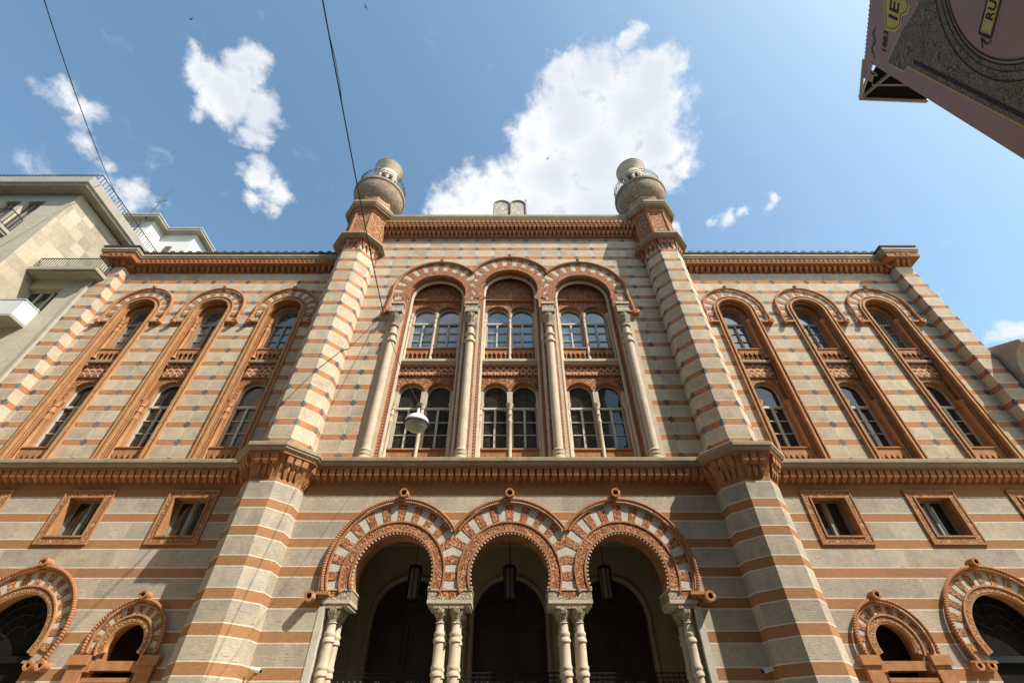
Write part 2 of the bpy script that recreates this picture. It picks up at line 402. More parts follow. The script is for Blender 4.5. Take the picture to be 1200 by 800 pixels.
for sx in (-1, 1):
    wp = [(7.0, YW), (15.95, YW), (15.95, -.06), (16.62, -.06), (16.62, .7)]
    mb = MB(); mb.sweep(prof(-.05, .42, 17.0, 17.34), wp); wc = mb.build('wing_cornice', 'cornice', SYN, mirror=sx < 0)
    mb = MB()
    mb.sweep([(.002, 16.82), (.34, 16.82), (.34, 16.999), (.002, 16.999)], wp)
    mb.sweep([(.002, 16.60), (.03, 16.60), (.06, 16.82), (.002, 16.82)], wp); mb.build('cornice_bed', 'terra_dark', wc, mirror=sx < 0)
    mb = MB(); fin_row(mb, wp, .20, .38, 16.78, 17.0, .2, .34, shift=0); fin_row(mb, wp, .02, .22, 16.54, 16.86, .24, .30, shift=0)
    mb.build('corbel_row', 'terra', wc, mirror=sx < 0)
    mb = MB(); mb.sweep([(-.6, 17.37), (.40, 17.37), (.44, 17.40), (.44, 17.44), (-1.5, 17.75)], wp[:2]);
    mb.sweep([(-.1, 17.37), (.40, 17.37), (.44, 17.40), (.44, 17.44), (-.1, 17.5)], wp[1:]); rf = mb.build('roof', 'zinc', SYN, mirror=sx < 0)
    mb = MB()
    for k in range(22): x = 7.7+k*.375; mb.box(x, x+.16, YW-.34, YW-.24, 17.44, 17.66)
    mb.build('snow_guard_row', 'zinc', rf, mirror=sx < 0)
    # end pilaster
    mb = MB(); pts = [(15.95, YW), (15.95, -.06), (16.62, -.06), (16.62, .9)]
    for k, (u0, u1) in enumerate(((-.36, 0.), (0., .71), (.71, 1.7))):
        (x0, y0), (x1, y1) = pts[k], pts[k+1]
        mb.face([(x0, y0, 7.6), (x1, y1, 7.6), (x1, y1, 17.0), (x0, y0, 17.0)], 0, [(u0, 7.6), (u1, 7.6), (u1, 17.0), (u0, 17.0)])
    mb.build('end_pilaster', 'wall_up', SYN, mirror=sx < 0)

# --- turrets
TUR = None
for sx in (-1, 1):
    mb = MB(); octo_shaft(mb, octo(TCX, TA+.01, TC+.03, TYF-.03, TCY, YL, 0.), 0, 7.5, 0, False); octo_shaft(mb, up_o, 7.5, 17.5, 1)
    tur = mb.build('turret', ['wall_lo', 'wall_up'], SYN, mirror=sx < 0)
    full = [(TCX-TA-TC, .9), (TCX-TA-TC, TYF+TCY), (TCX-TA, TYF), (TCX+TA, TYF), (TCX+TA+TC, TYF+TCY), (TCX+TA+TC, .9)]
    mb = MB(); mb.sweep([(-.05, 17.30), (.24, 17.32), (.26, 17.36), (.32, 17.38), (.32, 17.46), (.29, 17.50), (-.05, 17.52)], full); mb.build('ring_moulding', 'cornice', tur, mirror=sx < 0)
    mb = MB(); mb.sweep(prof(-.05, .36, 19.50, 19.845), full); mb.build('ring_moulding', 'cornice', tur, mirror=sx < 0)
    mb = MB(); mb.sweep([(.0, 17.5), (.06, 17.5), (.06, 19.38), (.0, 19.38)], full, caps=False); mb.build('relief_panel', 'orn', tur, mirror=sx < 0)
    mb = MB(); mb.sweep([(.0, 19.3), (.08, 19.32), (.14, 19.50), (0, 19.50)], full)
    for k in range(1, 4):  # frame ribs on the panel faces
        (x0, y0), (x1, y1) = full[k], full[k+1]
        a, b = Vector((x0, y0)), Vector((x1, y1)); d = (b-a).normalized(); n = Vector((d.y, -d.x))
        for s0 in (.0, 1.):
            q = a.lerp(b, s0); q = q+n*.07
            mb.tube([(q.x, q.y, 17.55), (q.x, q.y, 19.2)], .035, 6)
    mb.build('panel_frame', 'terra', tur, mirror=sx < 0)
    mb = MB(); fin_row(mb, full, .005, .10, 16.72, 17.31, .235, .49, tip=.62); mb.build('pendant_row', 'orn', tur, mirror=sx < 0)
    # muqarnas console under the string cornice
    cp = lo_o
    mb = MB(); mb.sweep([(.004, 6.95), (.05, 7.1), (.20, 7.46), (.0, 7.46)], cp)
    mb2 = MB(); fin_row(mb2, cp, .10, .25, 7.16, 7.49, .155, .36, tip=.5); fin_row(mb2, cp, .01, .14, 6.90, 7.24, .155, .36, shift=.5, tip=.5)
    mb.build('console', 'terra', tur, mirror=sx < 0); mb2.build('console_pendants', 'terra', tur, mirror=sx < 0)
    # upper octagon, bowl, balcony, lantern, cap
    cy = TYF + .72+.02; mb = MB()
    R8 = .80
    mb.lathe([(R8, 19.85), (R8, 20.42)], TCX, cy, 8, 0, a0=PI/8); mb.lathe([(R8+.012, 20.42), (R8+.012, 20.60)], TCX, cy, 8, 1, a0=PI/8); mb.lathe([(R8, 20.60), (R8, 20.75)], TCX, cy, 8, 0, a0=PI/8)
    mb.build('octagon_shaft', ['white_stone', 'terra'], tur, mirror=sx < 0)
    mb = MB(); mb.lathe([(.74, 20.66), (.92, 20.82), (1.06, 21.05), (1.14, 21.32), (1.16, 21.6)], TCX, cy, 40); mb.build('bowl', 'bowl', tur, smooth=True, mirror=sx < 0)
    mb = MB(); mb.lathe([(1.1, 21.6), (1.2, 21.62), (1.22, 21.68), (1.22, 21.78), (1.18, 21.82), (.4, 21.84)], TCX, cy, 40); mb.build('balcony_rim', 'cornice', tur, smooth=True, mirror=sx < 0)
    mb = MB()
    for k in range(28):
        a = 2*PI*k/28; x, y = TCX+1.12*math.cos(a), cy+1.12*math.sin(a); a2 = a+2*PI/28; x2, y2 = TCX+1.12*math.cos(a2), cy+1.12*math.sin(a2)
        mb.tube([(x, y, 21.82), (x, y, 22.55)], .012, 5); mb.tube([(x, y, 21.95), (x2, y2, 22.35)], .009, 4); mb.tube([(x, y, 22.35), (x2, y2, 21.95)], .009, 4)
        if k % 7 == 0: mb.tube([(x, y, 21.82), (x, y, 22.78)], .022, 5)
    for z in (21.93, 22.38, 22.56): mb.tube([(TCX+1.12*math.cos(2*PI*k/28), cy+1.12*math.sin(2*PI*k/28), z) for k in range(28)], .015, 5, closed=True)
    mb.build('balcony_railing', 'iron', tur, mirror=sx < 0)
    mb = MB(); mb.lathe([(.34, 21.8), (.34, 23.8)], TCX, cy, 16); mb.build('lantern_core', 'black', tur, mirror=sx < 0)
    mb = MB()
    for k in range(8):
        a = 2*PI*(k+.5)/8; mb.lathe([(.10, 21.84), (.10, 21.95), (.075, 22.0), (.075, 23.1), (.11, 23.25), (.11, 23.35)], TCX+.46*math.cos(a), cy+.46*math.sin(a), 8)
    mb.lathe([(.50, 21.84), (.52, 21.9), (.52, 22.6), (.46, 22.62)], TCX, cy, 16, 1)
    mb.lathe([(.40, 23.35), (.53, 23.35), (.53, 23.85), (.50, 23.9)], TCX, cy, 16, 0)
    mb.build('lantern_colonnade', ['lime', 'lime_orn'], tur, smooth=True, mirror=sx < 0)
    mb = MB(); mb.lathe([(.50, 23.84), (.54, 23.95), (.61, 24.12), (.67, 24.26), (.69, 24.30), (.72, 24.36), (.72, 24.46), (.68, 24.50), (.5, 24.6), (.0, 24.8)], TCX, cy, 36); mb.build('cap', 'lime', tur, smooth=True, mirror=sx < 0)
    mb = MB(); mb.lathe([(.725, 24.39), (.74, 24.41), (.74, 24.45), (.71, 24.47)], TCX, cy, 36); mb.build('cap_rim', 'cornice', tur, smooth=True, mirror=sx < 0)
    mb = MB(); mb.tube([(TCX+.1, cy, 24.9), (TCX+.1, cy, 25.7)], .02, 5); mb.build('finial_rod', 'iron', tur, mirror=sx < 0)

# --- windows
def arched_window(r, h, zc, name='window', frame='frame', gl='glass', rows=3, transom=None, curtain=False):
    """window in local coordinates, sill centre at the origin, arch centre at zc, frame front at y=0"""
    mb = MB(); fw = .055
    outer = arch_hole(0, r, 0, zc, 20); 
    I = [(-r+fw, fw), (r-fw, fw)] + arc(0, zc, r-fw, 0, 180, 20)
    n = len(outer)
    for k in range(n):
        a, b, c, d = outer[k], outer[(k+1) % n], I[(k+1) % n], I[k]
        mb.face([(a[0], 0, a[1]), (b[0], 0, b[1]), (c[0], 0, c[1]), (d[0], 0, d[1])]); mb.face([(d[0], 0, d[1]), (c[0], 0, c[1]), (c[0], .06, c[1]), (d[0], .06, d[1])])
    tz = zc-.12 if transom is None else transom
    mb.box(-r+fw, r-fw, -.035, .05, tz-.045, tz+.03)
    mb.box(-.036, .036, -.02, .05, fw, tz-.045)
    for k in range(1, rows):
        z = fw+(tz-.045-fw)*k/rows; mb.box(-r+fw, r-fw, .005, .05, z-.013, z+.013)
    for s in (-1, 1): mb.box(s*(r-fw), s*(r-fw-.03), -.005, .05, fw, tz-.045)
    f = mb.build(name, frame)
    g = MB(); g.prism([(-r+fw-.01, fw-.01), (r-fw+.01, fw-.01)] + arc(0, zc, r-fw+.01, 0, 180, 20), .045, .055); go = g.build('pane', gl, f)
    return f
def place(proto, first, parent, loc):
    if first: proto.parent = parent; proto.location = loc; return proto
    return copy_tree(proto, parent, loc)
WLB = arched_window(.452, 0, 2.0, gl='glass_curtain', rows=3, transom=1.50)
WUB = arched_window(.452, 0, 1.72, gl='glass_sky', rows=3, transom=1.34)
n1 = n2 = 0
for c in (-P, 0, P):
    for s in (-1, 1):
        place(WLB, n1 == 0, SYN, (c+s*.48, .68, 8.55)); place(WUB, n1 == 0, SYN, (c+s*.48, .68, 12.60)); n1 += 1

# bay window panel (recessed), balustrades, colonnettes
def panel(parent, c, half, y, z0, ztop, r, dx, sills, heads, arch=None, nm='window_surround'):
    mb = MB(); hs = []
    for (zs, zc) in zip(sills, heads):
        for s in ((-1, 1) if dx else (0,)): hs.append(arch_hole(c+s*dx, r, zs, zc, 18))
    outer = [(c-half, z0), (c+half, z0)] + (arc(c, arch, half, 0, 180, 20) if arch else [(c+half, ztop), (c-half, ztop)])
    mb.slab(outer, hs, y, .22, 0, 1); return mb
def spindle_row(mb, x0, x1, y, z0, z1, n, mi=0):
    st = (x1-x0)/n; h = z1-z0
    for k in range(n):
        x = x0+st*(k+.5)
        mb.lathe([(.022, 0), (.03, .05*h), (.018, .1*h), (.02, .45*h), (.03, .5*h)], x, y, 6, mi, z0)
        # pointed arch between spindles
        mb.prism([(x-st/2, z1), (x-st/2, z0+.72*h), (x-st*.30, z0+.60*h), (x, z0+.46*h), (x+st*.30, z0+.60*h), (x+st/2, z0+.72*h), (x+st/2, z1)], y-.02, y+.03, mi)
def colonnette(z0, z1, r=.06, mats='lime'):
    mb = MB(); h = z1-z0
    mb.lathe([(r*1.5, 0), (r*1.5, .05), (r*1.25, .08), (r*1.4, .12), (r, .16), (r, h*.68), (r*1.3, h*.70), (r*1.3, h*.72), (r, h*.74), (r, h*.80), (r*1.35, h*.82), (r, h*.84), (r, h-.22), (r*1.3, h-.2), (r*1.2, h-.16), (r*1.9, h-.05), (r*2.0, h)], 0, 0, 12)
    return mb.build('colonnette', mats, None, smooth=True)
CL = colonnette(8.35, 10.62, .06); CU = colonnette(12.0, 14.35, .052); k0 = 0
for ci, (c, ztop) in enumerate(((-P, 14.96), (0, 15.30), (P, 14.96))):
    mb = panel(SYN, c, 1.12, .52, 7.7, 0, .455, .48, (8.5, 12.5), (10.56, 14.33), arch=ztop)
    # bed recess in front of spandrels is a relief band
    wp_ = mb.build('window_surround', ['orn', 'terra'], SYN)
    mb = MB(); mb.box(c-1.04, c+1.04, .46, .53, 11.30, 11.72); mb.build('lattice_panel', 'lattice', wp_)
    mb = MB(); mb.box(c-1.10, c+1.10, .30, .53, 11.80, 11.90); mb.box(c-1.08, c+1.08, .34, .53, 11.72, 11.80)
    mb.build('sill_moulding', 'lime', wp_); mb = MB(); mb.box(c-1.02, c+1.02, .42, .53, 15.05, 15.08); mb.build('tympanum_line', 'terra', wp_)
    for (z0, z1, nn) in ((7.76, 8.46, 5), (11.90, 12.52, 5)):
        mb = MB()
        for s in (-1, 1):
            x0, x1 = c+s*.07, c+s*.90
            if x0 > x1: x0, x1 = x1, x0
            mb.box(x0, x1, .50, .53, z0, z1, 1); spindle_row(mb, x0, x1, .46, z0, z1-.05, nn); mb.box(x0, x1, .40, .68, z1-.05, z1, 0)
        mb.build('balustrade', ['terra', 'orn'], SYN)
    for s in (-1, 0, 1):
        place(CL, k0 == 0, SYN, (c+s*.955, .44, 7.80)); place(CU, k0 == 0, SYN, (c+s*.955, .44, 11.90)); k0 += 1
    # extend lower colonnette to arch spring with a pedestal block
    for s in (-1, 0, 1): mb = MB(); mb.box(c+s*.955-.09, c+s*.955+.09, .36, .55, 10.07, 10.52); mb.build('impost_block', 'lime', wp_)
    # inner white moulding of the recess
    pts = [(c-1.03, 7.75)] + [(x, z) for x, z in arc(c, ztop, 1.03, 180, 0, 26)] + [(c+1.03, 7.75)]
    mb = MB(); mb.tube([(x, .30, z) for x, z in pts], .07, 8); mb.build('inner_moulding', 'lime', SYN, smooth=True)
    pts = [(c-1.11, 7.75)] + [(x, z) for x, z in arc(c, ztop, 1.11, 180, 0, 26)] + [(c+1.11, 7.75)]
    mb = MB(); mb.tube([(x, .17, z) for x, z in pts], .045, 8); mb.build('rope_moulding', 'rope_red', SYN, smooth=True)
    pts = [(c-1.13, 7.75), (c-1.13, 14.1)]
    # archivolt
    dz = 14.08
    mb = MB(); a_ = math.degrees(math.asin((ztop-14.6)/1.3))
    ring(mb, c, ztop, 1.10, 1.36, -a_, 180+a_, -.035, .02, 34, 0)
    for s in (-1, 1): mb.box(c+s*1.10, c+s*1.36, -.035, .02, 14.18, ztop-1.36*math.sin(R(a_))+.02)
    av = mb.build('archivolt', 'orn_small', SYN)
    outer_side = {0: 1, 2: 1}
    L = (None if ci == 0 else 1.42); Rr = (None if ci == 2 else 1.42)
    voussoirs(av, c, ztop, 1.36, 1.68, -22 if ci != 1 else -25, 202 if ci != 1 else 205, -.02, 29, ztop+.12, (L, Rr), mats=('orn_small', 'lime'))
    Rh = 1.74; zc2 = ztop+.12
    def lim(side): return (math.degrees(math.acos(1.42/Rh))-(0 if ci == 1 else -0)) if side else None
    aR = lim(True) if Rr else -math.degrees(math.asin((zc2-13.95)/2.4)); aL = 180-lim(True) if L else 180+math.degrees(math.asin((zc2-13.95)/2.4))
    if ci == 1: aR -= 9; aL += 9
    else:
        if Rr: aR += 3
        if L: aL -= 3
    pts = arc(c, zc2, Rh, aR if Rr else -8, aL if L else 188, 30)
    if not Rr: pts = [(c+1.84, 13.86), (c+1.79, 14.4)] + pts
    if not L: pts = pts + [(c-1.79, 14.4), (c-1.84, 13.86)]
    mb = MB(); mb.tube([(x, -.07, z) for x, z in pts], .062, 8)
    mb.box(c-.035, c+.035, -.14, 0, zc2+Rh+.02, zc2+Rh+.12); mb.lathe([(.02, 0), (.07, .04), (.07, .10), (.02, .14)], c, -.1, 8, 0, zc2+Rh+.05)
    for side, on in ((1, not Rr), (-1, not L)):
        if on:
            x = c+side*1.88; scroll(mb, x, 13.84, -.18, 0, .075, .035)
            mb.box(c+side*1.36, x-side*.06, -.10, 0, 13.86, 13.93)
    mb.build('hood_moulding', 'terra', av, smooth=True)

# bay columns with capitals
def tall_column(x):
    mb = MB(); r = .14
    mb.lathe([(.21, 7.76), (.21, 7.86), (.17, 7.90), (.20, 7.98), (.16, 8.02), (.19, 8.10), (r, 8.15), (r, 12.3), (.19, 12.33), (.19, 12.42), (r-.01, 12.46), (r-.01, 12.62), (.18, 12.66), (.18, 12.73), (r-.01, 12.77), (r-.02, 13.1)], x, -.06, 20)
    c = mb.build('column', 'lime', SYN, smooth=True)
    mb = MB(); mb.lathe([(.13, 13.05), (.18, 13.08), (.14, 13.14), (.15, 13.25), (.24, 13.50), (.26, 13.62), (.22, 13.66)], x, -.06, 12)
    mb.box(x-.24, x+.24, -.32, .05, 13.66, 13.76); mb.build('capital', 'lime_orn', c)
    mb = MB(); mb.box(x-.22, x+.22, -.28, .03, 13.76, 13.86); mb.box(x-.25, x+.25, -.31, .03, 14.10, 14.18); c2 = mb.build('impost', 'lime', c)
    mb = MB(); mb.box(x-.22, x+.22, -.27, .03, 13.86, 14.10); mb.build('impost_relief', 'lime_orn', c)
    return c
for x in (-1.42, 1.42, -4.20, 4.20): tall_column(x)
mb = MB()
for x in (-1.42, 1.42):
    for s in (-1, 1): mb.box(x+s*.30, x+s*.21, -.03, .02, 7.76, 14.1)
for s in (-1, 1): mb.box(s*4.36, s*4.50, -.02, .02, 7.76, 13.9, 0); mb.box(s*3.97, s*4.06, -.03, .02, 7.76, 14.1)
mb.build('jamb_strip', 'lime', SYN)
mb = MB()
for x in (-1.42, 1.42): mb.box(x-.21, x+.21, -.025, .02, 7.76, 14.1)
for s in (-1, 1): mb.box(s*4.06, s*4.36, -.025, .02, 7.76, 14.1)
mb.build('pier_facing', 'orn_small', SYN)

# --- wing windows
WLW = arched_window(.438, 0, 2.02, gl='glass', rows=3, transom=1.50)
WUW = arched_window(.438, 0, 1.65, frame='frame_dark', gl='glass_sky', rows=3, transom=1.28)
CW = colonnette(8.0, 10.3, .07, 'terra_pale'); CV = colonnette(8.0, 9.9, .06, 'terra_pale'); k = 0
for sx in (-1, 1):
    for i in range(3):
        c = sx*(8.67+i*P)
        place(WLW, k == 0, SYN, (c, YW+.37, 8.60)); place(WUW, k == 0, SYN, (c, YW+.37, 12.58))
        mb = panel(SYN, c, .62, YW+.22, 7.7, 0, .44, 0, (8.52, 12.5), (10.62, 14.24), arch=14.3)
        ws = mb.build('window_surround', ['orn_tan', 'terra'], SYN)
        mb = MB(); ring(mb, c, 14.28, .60, .665, 0, 180, YW-.10, YW+.02, 26); mb.box(c-.665, c-.60, YW-.10, YW+.02, 7.76, 14.28); mb.box(c+.60, c+.665, YW-.10, YW+.02, 7.76, 14.28)
        ring(mb, c, 14.28, .745, .785, 0, 180, YW-.09, YW+.02, 26); mb.box(c-.785, c-.745, YW-.09, YW+.02, 7.76, 14.28); mb.box(c+.745, c+.785, YW-.09, YW+.02, 7.76, 14.28)
        fr = mb.build('outer_architrave', 'terra_pale', SYN)
        mb = MB(); ring(mb, c, 14.28, .665, .745, 0, 180, YW-.06, YW+.02, 26); mb.box(c-.745, c-.665, YW-.06, YW+.02, 7.76, 14.28); mb.box(c+.665, c+.745, YW-.06, YW+.02, 7.76, 14.28); mb.build('relief_strip', 'orn_tan', fr)
        for s in (-1, 1):
            mb = MB(); mb.tube([(c+s*.555, YW+.08, 7.76), (c+s*.555, YW+.08, 14.28)], .032, 6); mb.build('jamb_rope', 'rope', fr)
        pts = arc(c, 14.28, .555, 0, 180, 22); mb = MB(); mb.tube([(x, YW+.08, z) for x, z in pts], .032, 6); mb.build('jamb_rope', 'rope', fr)
        for s in (-1, 1):
            place(CW, k == 0 and s == -1, SYN, (c+s*.49, YW+.17, 7.9)); place(CV, k == 0 and s == -1, SYN, (c+s*.49, YW+.17, 12.05))
        voussoirs(fr, c, 14.30, .785, 1.09, -17, 197, YW-.02, 21, 14.34, None, YW+.01, ('terra', 'white_stone'))
        pts = arc(c, 14.36, 1.15, -10, 190, 28); pts = [(c+1.17, 13.70), (c+1.16, 14.0)] + pts + [(c-1.16, 14.0), (c-1.17, 13.70)]
        mb = MB(); mb.tube([(x, YW-.07, z) for x, z in pts], .05, 8); mb.lathe([(.02, 0), (.07, .04), (.07, .10), (.02, .14)], c, YW-.1, 8, 0, 15.52)
        for s in (-1, 1): scroll(mb, c+s*1.15, 13.64, YW-.18, YW, .065, .03); mb.box(c+s*.785, c+s*1.1, YW-.1, YW, 13.64, 13.71)
        mb.build('hood_moulding', 'terra_pale' if 0 else 'terra', fr, smooth=True)
        mb = MB(); mb.box(c-.5, c+.5, YW+.16, YW+.23, 11.22, 11.76); mb.build('lattice_panel', 'lattice', ws)
        mb = MB(); mb.box(c-.5, c+.5, YW+.06, YW+.23, 11.80, 11.90); mb.build('sill_moulding', 'cornice', ws)
        for z0, z1 in ((7.76, 8.50), (11.9, 12.46)):
            mb = MB(); mb.box(c-.43, c+.43, YW+.18, YW+.23, z0, z1, 1); spindle_row(mb, c-.43, c+.43, YW+.13, z0, z1-.04, 5); mb.box(c-.43, c+.43, YW+.08, YW+.5, z1-.04, z1, 0); mb.build('balustrade', ['terra', 'orn_tan'], SYN)
        k += 1

# --- mezzanine windows
def mezz():
    mb = MB()
    mb.box(-.47, .47, .24, .29, -.52, -.47); mb.box(-.47, .47, .24, .29, .47, .52); mb.box(-.47, -.42, .24, .29, -.47, .47); mb.box(.42, .47, .24, .29, -.47, .47); mb.box(-.05, .05, .22, .29, -.47, .47)
    for s in (-1, 1): mb.box(s*.05, s*.09, .26, .29, -.47, .47); mb.box(s*.38, s*.42, .26, .29, -.47, .47)
    f = mb.build('mezzanine_window', 'frame_dark')
    g = MB(); g.box(-.43, .43, .275, .285, -.48, .48); g.build('pane', 'glass', f)
    g = MB()
    for a, b, c, d in ((-.65, .65, .52, .70), (-.65, .65, -.70, -.52), (-.65, -.48, -.52, .52), (.48, .65, -.52, .52)): g.box(a, b, -.035, .01, c, d)
    g.build('relief_border', 'orn_tan', f)
    g = MB()
    for a, b, c, d in ((-.68, .68, .68, .72), (-.68, .68, -.72, -.68), (-.68, -.64, -.68, .68), (.64, .68, -.68, .68)): g.box(a, b, -.05, .01, c, d)
    for a, b, c, d in ((-.50, .50, .50, .54), (-.50, .50, -.54, -.50), (-.50, -.46, -.50, .50), (.46, .50, -.50, .50)): g.box(a, b, -.06, .03, c, d)
    g.build('border_moulding', 'terra', f)
    g = MB(); g.box(-.46, .46, .02, .25, -.515, -.47); g.build('sill', 'zinc', f)
    return f
MZ = mezz(); k = 0
for sx in (-1, 1):
    for i in range(3): place(MZ, k == 0, SYN, (sx*(8.65+i*P), YL, 6.265)); k += 1

# --- portal: three horseshoe arches
ZC, ZO = 4.83, 4.97; RI = 1.0
BEAD = None
def horseshoe(c, r, zs):
    a = math.degrees(math.asin((ZC-zs)/r)); return arc(c, ZC, r, -a, 180+a, 32)
poly = [(-5.75, 0), (-5.75, 7.45), (5.75, 7.45), (5.75, 0), (4.42, 0), (4.42, 4.5)]
for c in (P, 0, -P): poly += horseshoe(c, RI, 4.5)
poly += [(-4.42, 4.5), (-4.42, 0)]
mb = MB(); mb.slab(poly, [], 0, 0)
inner = poly[4:]
mb.face([(-5.75, 0, 0), (-5.75, .7, 0), (-5.75, .7, .01), (-5.75, 0, .01)], 0)
for k in range(len(inner)-1):
    a, b = inner[k], inner[k+1]
    mb.face([(a[0], 0, a[1]), (b[0], 0, b[1]), (b[0], .72, b[1]), (a[0], .72, a[1])], 0 if (a[1] < 4.4 or b[1] < 4.4) else 1)
mb.build('portal_wall', ['wall_lo', 'terra'], SYN)
for ci, c in enumerate((-P, 0, P)):
    mb = MB(); ring(mb, c, ZC, RI-.015, RI+.03, -19, 199, -.07, .01, 40); ring(mb, c, ZC, RI+.23, RI+.27, -19, 199, -.07, .01, 40)
    av = mb.build('archivolt', 'terra', SYN)
    mb = MB(); ring(mb, c, ZC, RI+.03, RI+.23, -19, 199, -.045, .01, 40); mb.build('relief_band', 'orn', av)
    L = (None if ci == 0 else 1.42); Rr = (None if ci == 2 else 1.42)
    voussoirs(av, c, ZC, RI+.27, 1.60, -21, 201, -.02, 29, ZO, (L, Rr), mats=('orn', 'white_stone'))
    for k in range(40):
        a = R(-18+216*k/39); lo = (c+(RI-.04)*math.cos(a), -.04, ZC+(RI-.04)*math.sin(a))
        if BEAD is None:
            mb = MB(); mb.lathe([(.0, -.03), (.026, -.016), (.026, .016), (.0, .03)], 0, 0, 6); BEAD = mb.build('bead', 'lime', av, lo)
        else: copy_tree(BEAD, av, lo)
    Rh = 1.68; a1 = math.degrees(math.acos(1.42/Rh))
    aR = a1-1 if Rr else -19; aL = 180-a1+1 if L else 199
    pts = arc(c, ZO, Rh, aR, aL, 36)
    if not Rr: pts = [(c+1.66, 4.40)]+pts
    if not L: pts = pts+[(c-1.66, 4.40)]
    mb = MB(); mb.tube([(x, -.10, z) for x, z in pts], .047, 8)
    hm = mb.build('hood_moulding', 'rope', av, smooth=True)
    mb = MB(); pts2 = arc(c, ZO, Rh-.09, aR+(3 if Rr else 0), aL-(3 if L else 0), 34); mb.tube([(x, -.05, z) for x, z in pts2], .035, 6)
    scroll(mb, c, ZO+Rh+.15, -.22, 0, .095, .022, n=18)
    for side, on in ((1, not Rr), (-1, not L)):
        if on:
            x = c+side*1.80; scroll(mb, x, 4.31, -.26, 0, .09, .028, n=16)
            mb.box(c+side*1.40, x-side*.10, -.16, 0, 4.36, 4.43)
    mb.build('hood_scroll', 'terra', av, smooth=True)
# imposts and columns
def portal_column(x, y, r=.108):
    mb = MB()
    mb.lathe([(.17, 0), (.17, .3), (.13, .4), (.15, .5), (r, .6), (r, 2.82), (.134, 2.84), (.134, 2.88), (r+.005, 2.93), (.13, 2.97), (.13, 3.0), (r, 3.05), (r, 3.44), (.134, 3.46), (.134, 3.50), (r, 3.55), (.126, 3.60), (.126, 3.63), (r-.01, 3.67), (r-.015, 3.85)], x, y, 18)
    c = mb.build('portal_column', 'lime', SYN, smooth=True)
    mb = MB(); mb.lathe([(.085, 3.80), (.115, 3.82), (.09, 3.85), (.10, 3.90), (.17, 4.02), (.185, 4.08), (.16, 4.11)], x, y, 10); mb.box(x-.17, x+.17, y-.17, y+.17, 4.10, 4.14); mb.build('capital', 'lime_orn', c)
    return c
for cx in (-P*1.5, -P/2, P/2, P*1.5):
    edge = abs(cx) > 3
    xs = (cx+(.17 if cx < 0 else -.17),) if edge else (cx-.18, cx+.18)
    for x in xs:
        for y in (.14, .56): portal_column(x, y)
    if edge:
        sg = 1 if cx > 0 else -1; x0, x1 = sg*3.74, sg*4.40
    else: x0, x1 = cx-.52, cx+.52
    if x0 > x1: x0, x1 = x1, x0
    if edge: xa, xb = (x0, x1-.12) if sg > 0 else (x0+.12, x1)
    else: xa, xb = x0, x1
    if edge: xa, xb = x0, x1
    mb = MB(); mb.box(xa+.03, xb-.03, .0, .72, 4.14, 4.20); mb.box(xa, xb, -.035, .74, 4.20, 4.27); mb.box(xa-.01, xb+.01, -.05, .74, 4.47, 4.502)
    im = mb.build('impost', 'lime', SYN)
    mb = MB(); mb.box(xa+.005, xb-.005, -.03, .73, 4.27, 4.47); mb.build('impost_relief', 'lime_orn', im)
    if edge: mb = MB(); mb.box(sg*4.28, sg*4.43, -.015, .7, 0, 4.14); mb.build('jamb_quoin', 'white_stone', im)
# vestibule
mb = MB(); YB = 2.6
hs = [arch_hole(c, 1.0, .2, 4.42, 26) for c in (-P, 0, P)]
mb.slab([(-4.9, 0), (4.9, 0), (4.9, 7.2), (-4.9, 7.2)], hs, YB, .3)
for s in (-1, 1): mb.box(s*4.9, s*5.0, .72, YB, 0, 7.2)
mb.box(-4.9, 4.9, .72, YB+.3, 6.3, 6.4); mb.box(-4.9, 4.9, .68, .72, 5.9, 7.2)
ve = mb.build('vestibule', 'plaster', SYN)
for c in (-P, 0, P):
    mb = MB(); mb.tube([(x, YB-.02, z) for x, z in [(c-1.06, .1)]+arc(c, 4.42, 1.06, 180, 0, 26)+[(c+1.06, .1)]], .05, 8); mb.build('door_architrave', 'plaster', ve, smooth=True)
    mb = MB(); mb.tube([(c+.92*math.cos(2*PI*k/28), 1.65+.62*math.sin(2*PI*k/28), 6.27) for k in range(28)], .05, 6, closed=True); mb.build('ceiling_ring', 'plaster', ve, smooth=True)
for x in (-P/2, P/2, -4.5, 4.5): 
    mb = MB(); mb.box(x-.22, x+.22, YB-.10, YB, 0, 5.9); mb.box(x-.26, x+.26, YB-.14, YB, 4.0, 4.1); mb.build('pilaster', 'plaster', ve)
